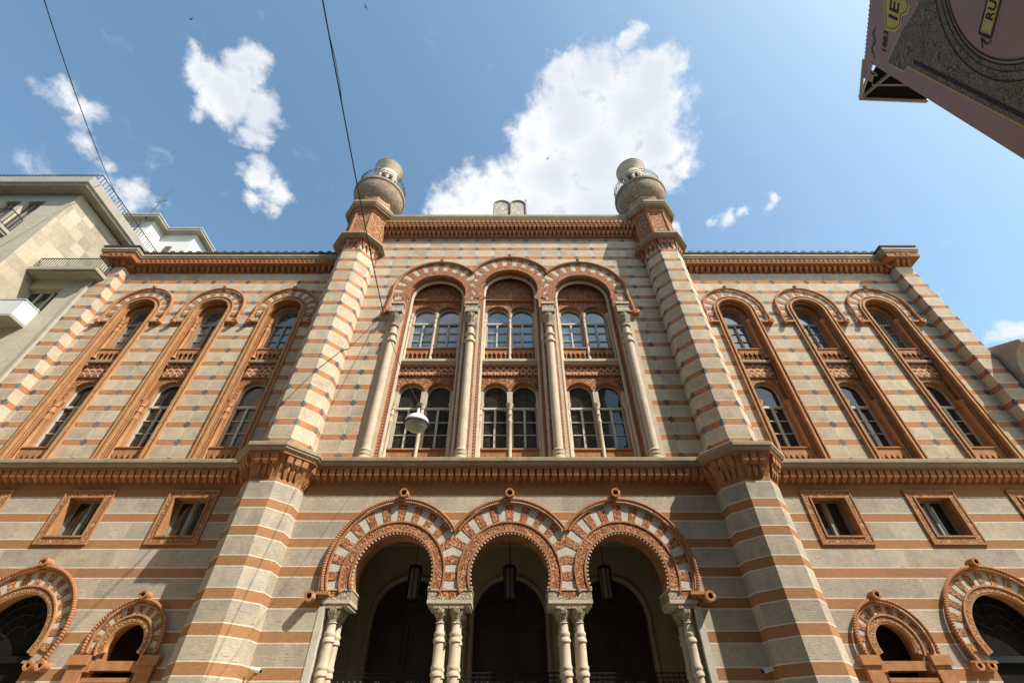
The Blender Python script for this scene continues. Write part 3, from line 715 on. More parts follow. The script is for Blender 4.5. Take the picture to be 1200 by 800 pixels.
for c in (-P, 0, P):
    mb = MB(); mb.box(c-1.0, c+1.0, YB+.16, YB+.24, .2, 5.45, 0)
    mb.box(c-1.0, c+1.0, YB+.10, YB+.16, 4.28, 4.38, 0); mb.box(c-.03, c+.03, YB+.10, YB+.16, .2, 4.3)
    ring(mb, c, 4.42, .62, .68, 0, 180, YB+.11, YB+.16, 20)
    for sd in (-1, 1):
        for z0, z1 in ((.4, 1.2), (1.35, 2.3), (3.15, 4.15)): mb.box(c+sd*.12, c+sd*.88, YB+.13, YB+.16, z0, z0+.05); mb.box(c+sd*.12, c+sd*.88, YB+.13, YB+.16, z1-.05, z1); mb.box(c+sd*.12, c+sd*.17, YB+.13, YB+.16, z0, z1); mb.box(c+sd*.83, c+sd*.88, YB+.13, YB+.16, z0, z1)
    for a in range(15, 180, 30): mb.tube([(c+.2*math.cos(R(a)), YB+.14, 4.42+.2*math.sin(R(a))), (c+.95*math.cos(R(a)), YB+.14, 4.42+.95*math.sin(R(a)))], .022, 5)
    d = mb.build('portal_door', 'door', SYN)
    mb = MB()
    for s in (-1, 1):
        for q in (0, 1): mb.box(c+s*(.25+.32*q)-.13, c+s*(.25+.32*q)+.13, YB+.13, YB+.155, 2.5, 3.0)
    mb.build('pane', 'glass_sky', d)
for s in (-1, 1):
    mb = MB(); mb.box(s*4.895, s*4.85, 1.15, 2.1, .1, 3.9); mb.build('side_door', 'door', ve)
mb = MB()  # iron gate
for x0, x1 in ((-4.0, -1.65), (-1.15, 1.15), (1.65, 4.0)):
    for z in (2.97, 2.88, 2.55, 1.2, .3): mb.box(x0, x1, .80, .83, z-.012, z+.012)
    n = int((x1-x0)/.13)
    for k in range(n+1): x = x0+(x1-x0)*k/n; mb.tube([(x, .815, .2), (x, .815, 2.97)], .010, 5)
    for k in range(n): mb.tube([(x0+(x1-x0)*(k+.5)/n+.055*math.cos(a), .815, 2.72+.10*math.sin(a)) for a in [2*PI*j/10 for j in range(10)]], .009, 4, closed=True)
g = mb.build('iron_gate', 'iron'); tag(g, 'low black iron gate standing behind the columns of the triple portal', 'gate')
# hanging lanterns
def lantern():
    e = empty('hanging_lantern', (0, 0, 0), 'x', 'lantern')
    mb = MB(); mb.tube([(0, 0, .86), (0, 0, 1.62)], .012, 6); mb.lathe([(.02, .92), (.17, .86), (.19, .82), (.19, .78)], 0, 0, 8); mb.lathe([(.17, .04), (.15, 0), (.03, -.03)], 0, 0, 8)
    for k in range(8): a = 2*PI*k/8; mb.tube([(.17*math.cos(a), .17*math.sin(a), 0), (.17*math.cos(a), .17*math.sin(a), .82)], .012, 4)
    mb.build('metal_cage', 'iron', e)
    mb = MB(); mb.lathe([(.155, .03), (.155, .80)], 0, 0, 8); mb.build('glass_shade', 'shade', e)
    return e
M['shade'] = simple('milky_lantern_glass', (.16, .17, .14), .25, .5, var=.1)
ln = lantern(); 
for i, (x, lb) in enumerate(((-2.62, 'dark glass lantern hanging in the left arch of the triple portal'), (0, 'dark glass lantern hanging in the middle arch of the triple portal'), (2.62, 'dark glass lantern hanging in the right arch of the triple portal'))):
    o = ln if i == 0 else copy_tree(ln); o.location = (x, 1.65, 4.62); o['label'] = lb; o['group'] = 'lanterns hanging in the portal arches'

# --- side portals in the wings
for sx in (-1, 1):
    for big in (0, 1):
        c = 11.42 if big else 8.6; ri = .87 if big else .44; ro = 1.37 if big else .83; zc = 3.6 if big else 3.42
        mb = MB(); ring(mb, c, zc, ri-.02, ri+.10, -24, 204, YL-.06, YL+.01, 30); av = mb.build('side_archivolt', 'orn_tan', SYN, mirror=sx < 0)
        mb = MB(); ring(mb, c, zc, ri+.10, ri+.135, -24, 204, YL-.085, YL+.01, 30); ring(mb, c, zc, ri-.05, ri-.02, -24, 204, YL-.05, YL+.06, 30)
        mb.build('archivolt_moulding', 'terra_pale', av, mirror=sx < 0)
        st = 29 if big else 21; o = voussoirs(av, c, zc, ri+.135, ro-.05, -16, 196, YL-.02, st, zc+.02, None, YL+.01, ('orn_tan', 'white_stone'))
        if sx < 0:
            for v in o.data.vertices: v.co.x = -v.co.x
        zb = 3.05 if big else 3.2
        a = math.degrees(math.asin((zc-zb)/ro)); pts = arc(c, zc+.03, ro, -a, 180+a, 32)
        mb = MB(); mb.tube([(x, YL-.10, z) for x, z in pts], .045 if big else .037, 8); mb.build('hood_moulding', 'rope', av, smooth=True, mirror=sx < 0)
        mb = MB(); scroll(mb, c, zc+ro+.12, YL-.22, YL, .075, .022); mb.tube([(x, YL-.05, z) for x, z in arc(c, zc+.03, ro-.07, -a, 180+a, 30)], .03, 6)
        if big:
            for s in (-1, 1): scroll(mb, c+s*(ro-.02), zb-.05, YL-.22, YL, .07, .024); scroll(mb, c+s*(ro-.28), zb-.05, YL-.22, YL, .07, .024); mb.box(c+s*(ri-.03), c+s*(ro+.05), YL-.12, YL, zb, zb+.05)
        mb.build('hood_scroll', 'terra', av, smooth=True, mirror=sx < 0)
        if not big:
            mb = MB()
            for s in (-1, 1): mb.box(c+s*.55, c+s*.98, YL-.16, YL, 3.02, 3.20); mb.box(c+s*.58, c+s*.92, YL-.12, YL, 0, 3.02); mb.box(c+s*.47, c+s*.60, YL-.10, YL+.1, 2.9, 3.1)
            mb.box(c-.60, c+.60, YL-.06, YL+.38, 2.93, 3.10); mb.box(c-.52, c+.52, YL-.10, YL+.2, 2.72, 2.80)
            mb.build('door_surround', 'terra', SYN, mirror=sx < 0)
        mb = MB(); mb.box(c-ri, c+ri, YL+.30, YL+.34, .1, zc+ri) ; mb.build('portal_glazing', 'black', SYN, mirror=sx < 0)
        mb = MB()
        if big:
            mb.box(c-ri, c+ri, YL+.2, YL+.3, 3.10, 3.22)
            nodes = []
            rr = random.Random(3)
            for ir, rad in enumerate((.22, .45, .68, .88)):
                nn = (5, 8, 11, 13)[ir]; nodes.append([(c+rad*math.cos(PI*(k+.5*(ir % 2))/nn+rr.uniform(-.06, .06)), zc+rad*math.sin(PI*(k+.5*(ir % 2))/nn)) for k in range(nn+1)])
            for ir in range(4):
                for k in range(len(nodes[ir])-1):
                    a_, b_ = nodes[ir][k], nodes[ir][k+1]; mb.tube([(a_[0], YL+.27, a_[1]), (b_[0], YL+.27, b_[1])], .010, 4)
                    if ir < 3:
                        q = min(nodes[ir+1], key=lambda n_: math.dist(n_, a_)); mb.tube([(a_[0], YL+.27, a_[1]), (q[0], YL+.27, q[1])], .010, 4)
            mb.build('lead_tracery', 'iron', SYN, mirror=sx < 0)

# --- tablets and parapet behind the bay cornice
mb = MB(); mb.box(-5.7, 5.7, .02, 1.2, 19.5, 19.86); mb.build('parapet', 'cornice', SYN)
for s in (-1, 1):
    mb = MB(); c = s*.395; mb.prism([(c-.37, 19.86), (c+.37, 19.86)]+arc(c, 21.72, .37, 0, 180, 14), .22, .42); tb = mb.build('stone_tablet', 'tablet', SYN)
    mb = MB(); ring(mb, c, 21.72, .36, .42, 0, 180, .17, .44, 16); mb.box(c-.42, c-.36, .17, .44, 19.86, 21.72); mb.box(c+.36, c+.42, .17, .44, 19.86, 21.72); mb.build('tablet_border', 'cornice', tb)
# building mass behind the facade
mb = MB(); mb.box(-16.6, -7.1, .85, 14, 0, 17.0); mb.box(7.1, 16.6, .85, 14, 0, 17.0); mb.box(-7.1, 7.1, 3.0, 14, 0, 19.2); mb.box(-7.1, 7.1, .85, 3.0, 7.3, 19.2); mb.build('rear_block', 'black', SYN)
# security cameras
def sec_cam(x, y, z, d, lb):
    e = empty('security_camera', (x, y, z), lb, 'security camera', 'security cameras on the facade')
    mb = MB(); mb.box(-.03, .03, -.02, .0, -.04, .04); mb.tube([(0, 0, 0), (0, -.14, .01)], .015, 6); mb.build('bracket', 'frame', e)
    mb = MB(); mb.tube([(-d*.08, -.16, .02), (d*.16, -.22, -.03)], .04, 10); mb.build('housing', 'cam_white', e)
    mb = MB(); mb.tube([(d*.155, -.219, -.029), (d*.175, -.224, -.033)], .033, 10); mb.build('lens', 'iron', e)
M['cam_white'] = simple('white_enamel', (.75, .75, .72), .4, .5, var=.05)
sec_cam(-5.42, 0, 2.92, 1, 'small white camera on the orange band beside the left turret')
sec_cam(5.50, 0, 2.92, -1, 'small white camera on the wall beside the right turret, in shadow')

# ------------------------------------------------------------------ STREET LAMP AND CABLES
M['lamp_white'] = simple('white_lamp_enamel', (.72, .73, .72), .35, .5, var=.06)
M['lamp_lens'] = ornament('prismatic_lens', 22., (.72, .70, .62), (.42, .40, .34), .008)
M['cable'] = simple('black_cable', (.015, .016, .018), .6, .3, var=.1)
def sag(a, b, s, n=24):
    a, b = Vector(a), Vector(b); return [a.lerp(b, k/n)-Vector((0, 0, s*4*(k/n)*(1-k/n))) for k in range(n+1)]
AN = (-4.72, -.12, 13.80)
LX = (-2.03, -3.47, 6.93)
e = empty('hanging_street_lamp', LX, 'round white street lamp hanging on wires in front of the left bay windows', 'street lamp')
mb = MB(); mb.lathe([(.255, -.04), (.265, 0.0), (.245, .07), (.19, .13), (.11, .17), (.035, .18), (.03, .36), (.0, .37)], 0, 0, 28); mb.build('reflector_dome', 'lamp_white', e, smooth=True)
mb = MB(); mb.lathe([(.258, -.055), (.272, -.05), (.272, -.02), (.258, -.015)], 0, 0, 28); mb.build('rim', 'zinc', e, smooth=True)
mb = MB(); mb.lathe([(.0, -.21), (.08, -.205), (.16, -.17), (.22, -.11), (.25, -.04)], 0, 0, 28); mb.build('lens', 'lamp_lens', e, smooth=True)
mb = MB(); mb.tube([(.0, 0, .37), (0, 0, .48)], .022, 8); mb.box(-.05, .05, -.03, .03, .42, .50); mb.build('hanger', 'zinc', e)
top = (LX[0], LX[1], LX[2]+.48)
def cable(name, pts, r, lb, n=6):
    mb = MB(); mb.tube(pts, r, n); o = mb.build(name, 'cable'); tag(o, lb, 'cable'); return o
cab = sag(AN, (-5.72, -8.6, 18.9), .12, 24)
E_ = Vector((-4.39, -9.44, 14.7)); dirE = (E_-Vector((0, -12, 1.6)))
cab = sag(AN, tuple(Vector((0, -12, 1.6))+dirE*.52), .10, 28)
M_ = cab
o = cable('overhead_cable', M_, [.018-.009*k/28 for k in range(29)], 'thick black cable running across the sky down to the leftmost bay arch')
mb = MB(); w = [p.copy() for p in M_[24:28]]
mb.tube([p+Vector((.03*math.sin(PI*k/3), 0, -.01*math.sin(PI*k/3))) for k, p in enumerate(w)], .005, 5); mb.build('loose_strand', 'cable', o)
cable('lamp_feed_cable', sag(AN, top, .25, 18), .009, 'thin black cord from the hood scroll down to the white street lamp')
cable('lamp_span_wire', sag((-4.3, -.05, 8.9), top, .15, 12)+sag(top, (9.5, -7.9, 10.6), .5, 24)[1:] if False else sag((-2.85, -.05, 9.9), top, .05, 10), .006, 'thin steel wire tying the white street lamp to the facade', 5)
cable('rooftop_wire', sag((-23.1, 4.0, 25.6), (-10.9, -10.1, 14.6+.4), .4, 24), .014, 'thin wire crossing the sky at the far left above the pale apartment house', 5)

# ------------------------------------------------------------------ LEFT APARTMENT HOUSE
def block_mat(name, col, sx_, sz, var, mort=.6):
    m, t, b = mat(name, .85, .25); sp = t.new('ShaderNodeSeparateXYZ'); t.put(sp.inputs[0], uv_co(t))
    u, v = t.m('DIVIDE', sp.outputs[0], sx_), t.m('DIVIDE', sp.outputs[1], sz)
    kv = t.m('FLOOR', v); off = t.m('MULTIPLY', t.white(t.comb(kv, 0., 5.)), 1.); u2 = t.m('ADD', u, off); ku = t.m('FLOOR', u2)
    w = t.white(t.comb(ku, kv, 2.)); f = t.m('ADD', t.ramp(w, 0, 1, 1-var, 1+var), t.ramp(t.noise(uv_co(t), 5., 6, .65), .3, .7, -.12, .12))
    c = t.vm('MULTIPLY', tuple(col), t.comb(f, f, f))
    fu = t.m('ABSOLUTE', t.m('SUBTRACT', t.m('FRACT', u2), .5)); fv = t.m('ABSOLUTE', t.m('SUBTRACT', t.m('FRACT', v), .5))
    j = t.m('MAXIMUM', t.m('GREATER_THAN', fu, .5-.006/sx_), t.m('GREATER_THAN', fv, .5-.006/sz))
    c = t.mix(t.m('MULTIPLY', j, mort), c, tuple(k*.45 for k in col))
    t.put(b.inputs['Base Color'], c); t.put(b.inputs['Normal'], t.bump(t.noise(uv_co(t), 14., 5), .008))
    return m
M['travertine'] = block_mat('travertine_cladding', (.44, .37, .27), .55, .48, .26, .3)
M['limestone_panel'] = block_mat('limestone_panels', (.46, .415, .32), 1.1, .8, .05, .5)
M['sofstone'] = simple('grey_render', (.36, .325, .26), .9, .2, var=.12, scale=1.5, bump=.003, grime=.3)
M['panel_white'] = simple('white_balcony_panel', (.58, .60, .62), .5, .4, var=.04)
M['render_white'] = simple('white_render', (.58, .57, .53), .9, .2, var=.07, scale=1.)
M['louvre'] = simple('dark_shutter', (.10, .085, .075), .6, .3, var=.15)
AP = empty('apartment_house', (-20, 0, 0), 'pale stone apartment house with balconies at the far left, beside the synagogue', 'apartment house')
def ap(mb, name, m, parent=None, **k):
    o = mb.build(name, m, parent or AP, **k)
    o.location = (20, 0, 0) if parent is None else (0, 0, 0)
    return o
mb = MB()  # main block: front wall with windows, flank
wins = [(-21.95, -21.25), (-20.98, -20.2), (-24.0, -23.1)]
hs = []
for x0, x1 in wins:
    for z0, z1 in ((17.35, 19.45), (13.4, 15.9), (9.8, 12.2)): hs.append([(x0, z0), (x1, z0), (x1, z1), (x0, z1)])
mb.slab([(-30, 0), (-19, 0), (-19, 20.1), (-30, 20.1)], hs, -1.35, .16)
ap(mb, 'front_wall', 'limestone_panel')
mb = MB(); mb.face([(-19, -1.35, 0), (-19, 12, 0), (-19, 12, 20.1), (-19, -1.35, 20.1)]); ap(mb, 'flank_wall', 'travertine')
mb = MB(); mb.box(-30, -19, 11.9, 12, 0, 20.1); mb.box(-30, -19, -1.0, 12, 20.0, 20.12); ap(mb, 'rear_wall', 'sofstone')
mb = MB(); mb.sweep([(-.1, 20.05), (.42, 20.05), (.45, 20.12), (.52, 20.2), (.52, 20.62), (.48, 20.68), (-.3, 20.72)], [(-30, -1.35), (-19, -1.35), (-19, 12)]); co_ = ap(mb, 'cornice', 'sofstone')
for x0, x1 in wins:
    for z0, z1 in ((17.35, 19.45), (13.4, 15.9), (9.8, 12.2)):
        mb = MB(); mb.box(x0, x1, -1.20, -1.16, z0, z1, 0)
        for k in range(1, 3): mb.box(x0+(x1-x0)*k/3-.02, x0+(x1-x0)*k/3+.02, -1.24, -1.19, z0, z1, 1)
        mb.box(x0, x1, -1.24, -1.19, z1-.08, z1, 1)
        w_ = ap(mb, 'window', ['louvre', 'frame_dark'])
def rail(mb, pts, z0, z1, sp=.13, r=.017, rows=(1.,)):
    for i in range(len(pts)-1):
        a, b = Vector(pts[i]), Vector(pts[i+1]); n = max(1, round((b-a).length/sp))
        for k in range(n+1): q = a.lerp(b, k/n); mb.tube([(q.x, q.y, z0), (q.x, q.y, z1)], r, 4)
        mb.tube([(a.x, a.y, z1), (b.x, b.y, z1)], .022, 5); mb.tube([(a.x, a.y, z0+.06), (b.x, b.y, z0+.06)], .014, 5)
mb = MB(); rail(mb, [(-29, -1.55), (-18.75, -1.55), (-18.75, 8)], 20.7, 21.35, .16); ap(mb, 'roof_railing', 'iron', co_).location = (0, 0, 0)
for z in (17.1, 13.2):
    mb = MB(); mb.box(-30, -20.05, -1.95, -1.36, z-.14, z); mb.box(-30, -20.1, -1.8, -1.36, z-.24, z-.14); b_ = ap(mb, 'balcony_slab', 'sofstone')
    mb = MB(); rail(mb, [(-29, -1.92), (-20.08, -1.92), (-20.08, -1.4)], z, z+.8, .12)
    x = -29
    while x < -20.3:
        for zz in (.22, .5): mb.tube([(x+.15+.13*math.cos(a), -1.92, z+zz+.13*math.sin(a)) for a in [2*PI*j/10 for j in range(10)]], .012, 4, closed=True)
        x += .3
    ap(mb, 'balcony_railing', 'iron', b_)
# lower wing of the house between flank and synagogue
mb = MB(); hs = []
for z0 in (13.75, 10.3, 6.9, 3.5): hs.append([(-18.95, z0), (-17.55, z0), (-17.55, z0+1.42), (-18.95, z0+1.42)])
mb.slab([(-19.6+.6, 0), (-16.66, 0), (-16.66, 15.95), (-19.0, 15.95)], hs, -.1, .3); mb.face([(-16.66, -.1, 0), (-16.66, 1.5, 0), (-16.66, 1.5, 15.95), (-16.66, -.1, 15.95)])
ap(mb, 'link_wall', 'limestone_panel')
mb = MB(); mb.box(-16.78, -16.655, -.16, -.1, 0, 15.9); ap(mb, 'corner_strip', 'sofstone')
mb = MB(); mb.box(-19.0, -16.3, -.62, 1.4, 15.72, 15.88); mb.box(-19.0, -16.38, -.55, 1.4, 15.66, 15.72); b_ = ap(mb, 'terrace_slab', 'sofstone')
mb = MB(); rail(mb, [(-18.95, -.55), (-16.35, -.55), (-16.35, 1.2)], 15.88, 16.46, .11); ap(mb, 'terrace_railing', 'iron', b_)
for z0 in (13.75, 10.3, 6.9, 3.5):
    mb = MB(); mb.box(-18.95, -17.55, .14, .17, z0, z0+1.42, 0)
    for k in range(4): x = -18.95+1.4*k/3; mb.box(x-.03, x+.03, .08, .15, z0, z0+1.42, 1)
    mb.box(-18.95, -17.55, .08, .15, z0+1.36, z0+1.42, 1); ap(mb, 'window', ['glass', 'frame'])
for z0 in (13.12, 9.7):
    mb = MB(); mb.box(-20.6, -17.6, -.72, -.1, z0-.1, z0+.0); b_ = ap(mb, 'balcony_slab', 'sofstone')
    mb = MB(); mb.box(-20.6, -17.62, -.72, -.68, z0+.003, z0+.72); mb.box(-17.64, -17.6, -.68, -.1, z0+.003, z0+.72); mb.box(-20.6, -17.58, -.74, -.66, z0+.72, z0+.75); mb.box(-17.66, -17.58, -.66, -.1, z0+.72, z0+.75); ap(mb, 'balcony_panel', 'panel_white', b_)

# white house behind
WH = empty('white_house', (-22, 8, 0), 'white rendered house with stepped eaves rising behind the synagogue roof', 'house')
plan = [(-32, 4.45), (-22.65, 4.45), (-22.65, 5.5), (-20.5, 5.5), (-20.5, 16)]
mb = MB()
for k in range(len(plan)-1): a, b = plan[k], plan[k+1]; mb.face([(a[0], a[1], 0), (b[0], b[1], 0), (b[0], b[1], 26.9), (a[0], a[1], 26.9)])
mb.box(-32, -20.5, 15.9, 16, 0, 26.9); mb.face([(-32, 4.45, 26.8), (-22.65, 4.45, 26.8), (-22.65, 5.5, 26.8), (-20.5, 5.5, 26.8), (-20.5, 16, 26.8), (-32, 16, 26.8)])
o = mb.build('wall', 'render_white', WH); o.location = (22, -8, 0)
mb = MB(); mb.sweep([(-.1, 26.85), (.36, 26.85), (.36, 26.98), (.40, 27.0), (.40, 27.12), (-.3, 27.2)], plan); o = mb.build('eaves', 'eave_stone', WH) if 'eave_stone' in M else mb.build('eaves', 'sofstone', WH); o.location = (22, -8, 0)
mb = MB(); mb.box(-21.9, -21.5, 5.44, 5.5, 24.7, 25.5); mb.box(-21.95, -21.45, 5.40, 5.5, 24.62, 24.7); o = mb.build('window', 'louvre', WH); o.location = (22, -8, 0)
an = empty('antenna_mast', (-23.1, 4.2, 24), 'thin antenna mast with a small grid dish above the pale apartment house', 'antenna')
mb = MB(); mb.tube([(0, 0, 0), (0, 0, 6.3)], .035, 6); mb.build('pole', 'iron', an)
mb = MB()
for k in range(-3, 4):
    s_ = math.sqrt(1-(k/3.6)**2)*.45; mb.tube([(k*.13, -.15, 2-s_), (k*.13, -.15, 2+s_)], .012, 4); mb.tube([(-s_, -.15, 2+k*.13), (s_, -.15, 2+k*.13)], .012, 4)
mb.build('grid_dish', 'iron', an)
mb = MB(); mb.tube([(-.3, 0, 4.6), (.3, 0, 4.9)], .015, 4); mb.build('cross_arm', 'iron', an)

# ------------------------------------------------------------------ RIGHT NEIGHBOUR
RN = empty('grey_neighbour_house', (20, 0, 0), 'grey rendered house with a rounded overhanging eave at the right, beside the synagogue', 'house')
mb = MB(); hs = [[(18+i*2.6, z), (19.2+i*2.6, z), (19.2+i*2.6, z+1.7), (18+i*2.6, z+1.7)] for i in range(3) for z in (2.5, 5.6, 8.4)]
mb.slab([(16.66, 0), (27, 0), (27, 11.4), (16.66, 11.4)], hs, -.12, .25); mb.box(16.66, 27, .9, 1, 0, 11.4); o = mb.build('wall', 'sofstone', RN); o.location = (-20, 0, 0)
prf = [(-.05, 10.2)] + [(.10+.62*(1-math.cos(R(a))), 10.3+1.25*math.sin(R(a))) for a in range(0, 91, 10)] + [(.80, 11.60), (.80, 11.72), (-.6, 12.35)]
mb = MB(); mb.sweep(prf, [(16.75, 1.4), (16.75, -.12), (27, -.12)][1:]); o = mb.build('rounded_eave', 'eave_grey', RN, smooth=True) if 'eave_grey' in M else mb.build('rounded_eave', 'sofstone', RN, smooth=True); o.location = (-20, 0, 0)
for i in range(3):
    for z in (2.5, 5.6, 8.4):
        mb = MB(); mb.box(18+i*2.6, 19.2+i*2.6, .08, .11, z, z+1.7); o = mb.build('window', 'glass', RN); o.location = (-20, 0, 0)

# ------------------------------------------------------------------ BANNER BUILDING (top right)
C0 = Vector((10.275, -7.68)); D = Vector((-.427, -.904)).normalized(); NB = Vector((-D.y, D.x))  # pointing
if NB.x > 0: NB = -NB   # facade faces the camera side (-x)
CB = empty('corner_building', (C0.x, C0.y, 0), 'brown corner building with an open roof frame at the upper right', 'building')
def W(s, o, z): q = C0+D*s+NB*o; return (q.x, q.y, z)
inn = -NB
mb = MB(); bdir = Vector((.97, -.24))
A0 = C0-NB*.06*1; 
def loc_(o): o.location = (-C0.x, -C0.y, 0); return o
a, b, c_, d_ = C0+inn*.08, C0+inn*.08+D*14, C0+inn*11+D*14, C0+inn*.08+bdir*11
mb.hexa([(a.x, a.y, 0), (b.x, b.y, 0), (c_.x, c_.y, 0), (d_.x, d_.y, 0)], [(a.x, a.y, 16.3), (b.x, b.y, 16.3), (c_.x, c_.y, 16.3), (d_.x, d_.y, 16.3)])
M['brown_wall'] = simple('brown_render', (.12, .085, .075), .9, .2, var=.1)
M['brown_metal'] = simple('brown_profile', (.16, .12, .11), .6, .4, var=.1)
M['grey_pipe'] = simple('galvanised_pipe', (.30, .29, .26), .5, .4, .3, var=.15)
loc_(mb.build('wall', 'brown_wall', CB))
T1, T2 = (10.79, -6.60), (12.89, -6.52); TB = W(2.2, .05, 0)
mb = MB(); ring_ = [T1, T2, (13.6, -8.6), (10.9, -8.2)]
mb.hexa([(x, y, 16.62) for x, y in ring_], [(x, y, 16.7) for x, y in ring_]); loc_(mb.build('roof_deck', 'black', CB))
mb = MB()
def bar(p, q, r=.06, n=6): mb.tube([p, q], r, n)
bar((*T1, 16.55), (*T2, 16.55), .055); bar((*T1, 16.55), W(.05, 0, 16.1), .04); bar((T1[0], T1[1], 16.55), (11.6, -7.9, 16.45), .05)
bar((*T1, 16.55), W(0, 0, 16.55), .04); bar((10.9, -7.0, 16.5), (12.6, -7.0, 16.5), .03)
loc_(mb.build('roof_frame', 'grey_pipe', CB))
BN = empty('advertising_banner', (C0.x, C0.y, 4), 'huge dusky mauve printed banner with gold cartouche and lettering, upper right corner', 'banner')
def locb(o): o.location = (-C0.x, -C0.y, -4); return o
def bq(mb, poly, off, mi=0):  # poly in (s, z)
    t_ = tessellate_polygon([[Vector((x, z, 0)) for x, z in poly]])
    for tr in t_: mb.face([W(poly[k][0], off, poly[k][1]) for k in tr], mi, [poly[k] for k in tr])
mb = MB(); mb.face([W(0, 0, 4), W(13, 0, 4), W(13, 0, 16.5), W(0, 0, 16.5)]); mb.face([W(0, -.05, 4), W(13, -.05, 4), W(13, -.05, 16.5), W(0, -.05, 16.5)])
mb.face([W(0, 0, 4), W(0, -.05, 4), W(0, -.05, 16.5), W(0, 0, 16.5)])
bq(mb, [(-.53, 16.5), (-.50, 15.98), (-.28, 15.95), (-.25, 15.78), (-.18, 15.78), (-.16, 16.12), (0, 16.12), (0, 16.5)], 0)
M['mauve'] = simple('mauve_print', (.26, .175, .17), .75, .3, var=.07, scale=1.2)
M['gold'] = simple('gold_print', (.40, .33, .09), .7, .3, var=.1)
M['ink'] = simple('dark_ink', (.03, .022, .022), .8, .2, var=.1)
m, t, b = mat('engraved_print', .8, .2); co = uv_co(t)
w = t.vm('ADD', co, t.vm('MULTIPLY', t.vm('SUBTRACT', t.new('ShaderNodeTexNoise').outputs[1], (.5, .5, .5)), (.3, .3, .3)))
nz = t.noise(co, 1.6, 3, .6, 2.2); wv = t.m('FRACT', t.m('MULTIPLY', nz, 11.)); ln_ = t.ramp(t.m('ABSOLUTE', t.m('SUBTRACT', wv, .5)), .12, .32, 0, 1)
fine = t.ramp(t.noise(co, 22., 3, .6), .4, .6)
t.put(b.inputs['Base Color'], t.mix(t.m('MULTIPLY', ln_, t.ramp(fine, 0, 1, .5, 1)), (.055, .05, .042), (.20, .185, .15)))
M['engraving'] = m
bp = locb(mb.build('printed_sheet', 'mauve', BN))
mb = MB(); n = 60
for k in range(n): s0 = -.5+k*.11; mb.face([W(s0, 0, 16.5), W(s0+.09, 0, 16.5), W(s0+.02, 0, 16.545)]); mb.face([W(s0, -.03, 16.5), W(s0+.09, -.03, 16.5), W(s0+.02, -.03, 16.545)])
mb.build('edge_lacing', 'mauve', bp)
cs, cz_, rr = 3.3, 12.05, 1.88
eng = [(.27, 15.38), (.30, 14.60), (.46, 14.52), (.62, 10.0), (.62, 6.0), (3.3, 6.0), (3.3, cz_-rr)] + [(cs+rr*math.cos(R(a)), cz_+rr*math.sin(R(a))) for a in range(-95, -266, -9)] + [(3.3, 15.2), (1.9, 14.45), (1.6, 14.62), (1.15, 14.98)]
mb = MB(); bq(mb, eng, .004); mb.build('engraved_field', 'engraving', bp)
mb = MB()
def line(pts, w_, off=.008):
    for i in range(len(pts)-1):
        a, b = Vector(pts[i]), Vector(pts[i+1]); d = (b-a).normalized(); q = Vector((-d.y, d.x))*w_/2
        mb.face([W(*(a-q), 0)[:2] and W((a-q).x, off, (a-q).y), W((b-q).x, off, (b-q).y), W((b+q).x, off, (b+q).y), W((a+q).x, off, (a+q).y)])
line([(1.15, 14.98), (.27, 15.38), (.30, 14.60), (.46, 14.52), (.62, 10.0), (.62, 6.0)], .03)
bq(mb, [(1.02, 15.63), (1.72, 15.85), (2.6, 15.85), (2.6, 14.9), (1.95, 14.92), (1.78, 14.72), (1.60, 14.80), (1.52, 15.0), (1.28, 14.98), (1.10, 15.20)], .008)
bq(mb, [(1.90, 12.09), (3.6, 12.09), (3.6, 12.36), (1.90, 12.36)], .008)
mb.build('gold_artwork', 'gold', bp)
mb = MB()
for r_ in (rr, rr-.08, rr+.12, rr+.3): line([(cs+r_*math.cos(R(a)), cz_+r_*math.sin(R(a))) for a in range(60, 301, 6)], .035 if r_ != rr+.12 else .02, .012)
line([(1.86, 12.05), (3.6, 12.05)], .03, .012); line([(1.86, 12.40), (3.6, 12.40)], .03, .012); line([(1.84, 12.05), (1.84, 12.40)], .05, .012)
line([(1.10, 15.60), (1.74, 15.78), (2.6, 15.78)], .02, .012); line([(1.10, 15.60), (1.16, 15.27), (1.30, 15.06), (1.55, 15.07), (1.66, 14.88), (1.78, 14.82), (1.95, 15.0), (2.6, 15.0)], .02, .012)
line([(.2, 15.98), (.42, 16.2), (.62, 16.02), (.8, 16.22), (1.0, 16.08)], .03, .012); line([(.3, 16.15), (.9, 16.1)], .02, .012)
line([(-.42, 16.32), (-.2, 16.28), (-.12, 16.12)], .03, .012); line([(-.24, 16.1), (-.21, 15.85)], .04, .012)
line([(1.6, 12.2), (1.78, 12.3), (1.70, 12.12), (1.8, 12.02)], .03, .012)
for z in (0,): line([(.66+.0, 14.3), (.80, 10.0), (.80, 6)], .10, .010)
mb.build('ink_linework', 'ink', bp)
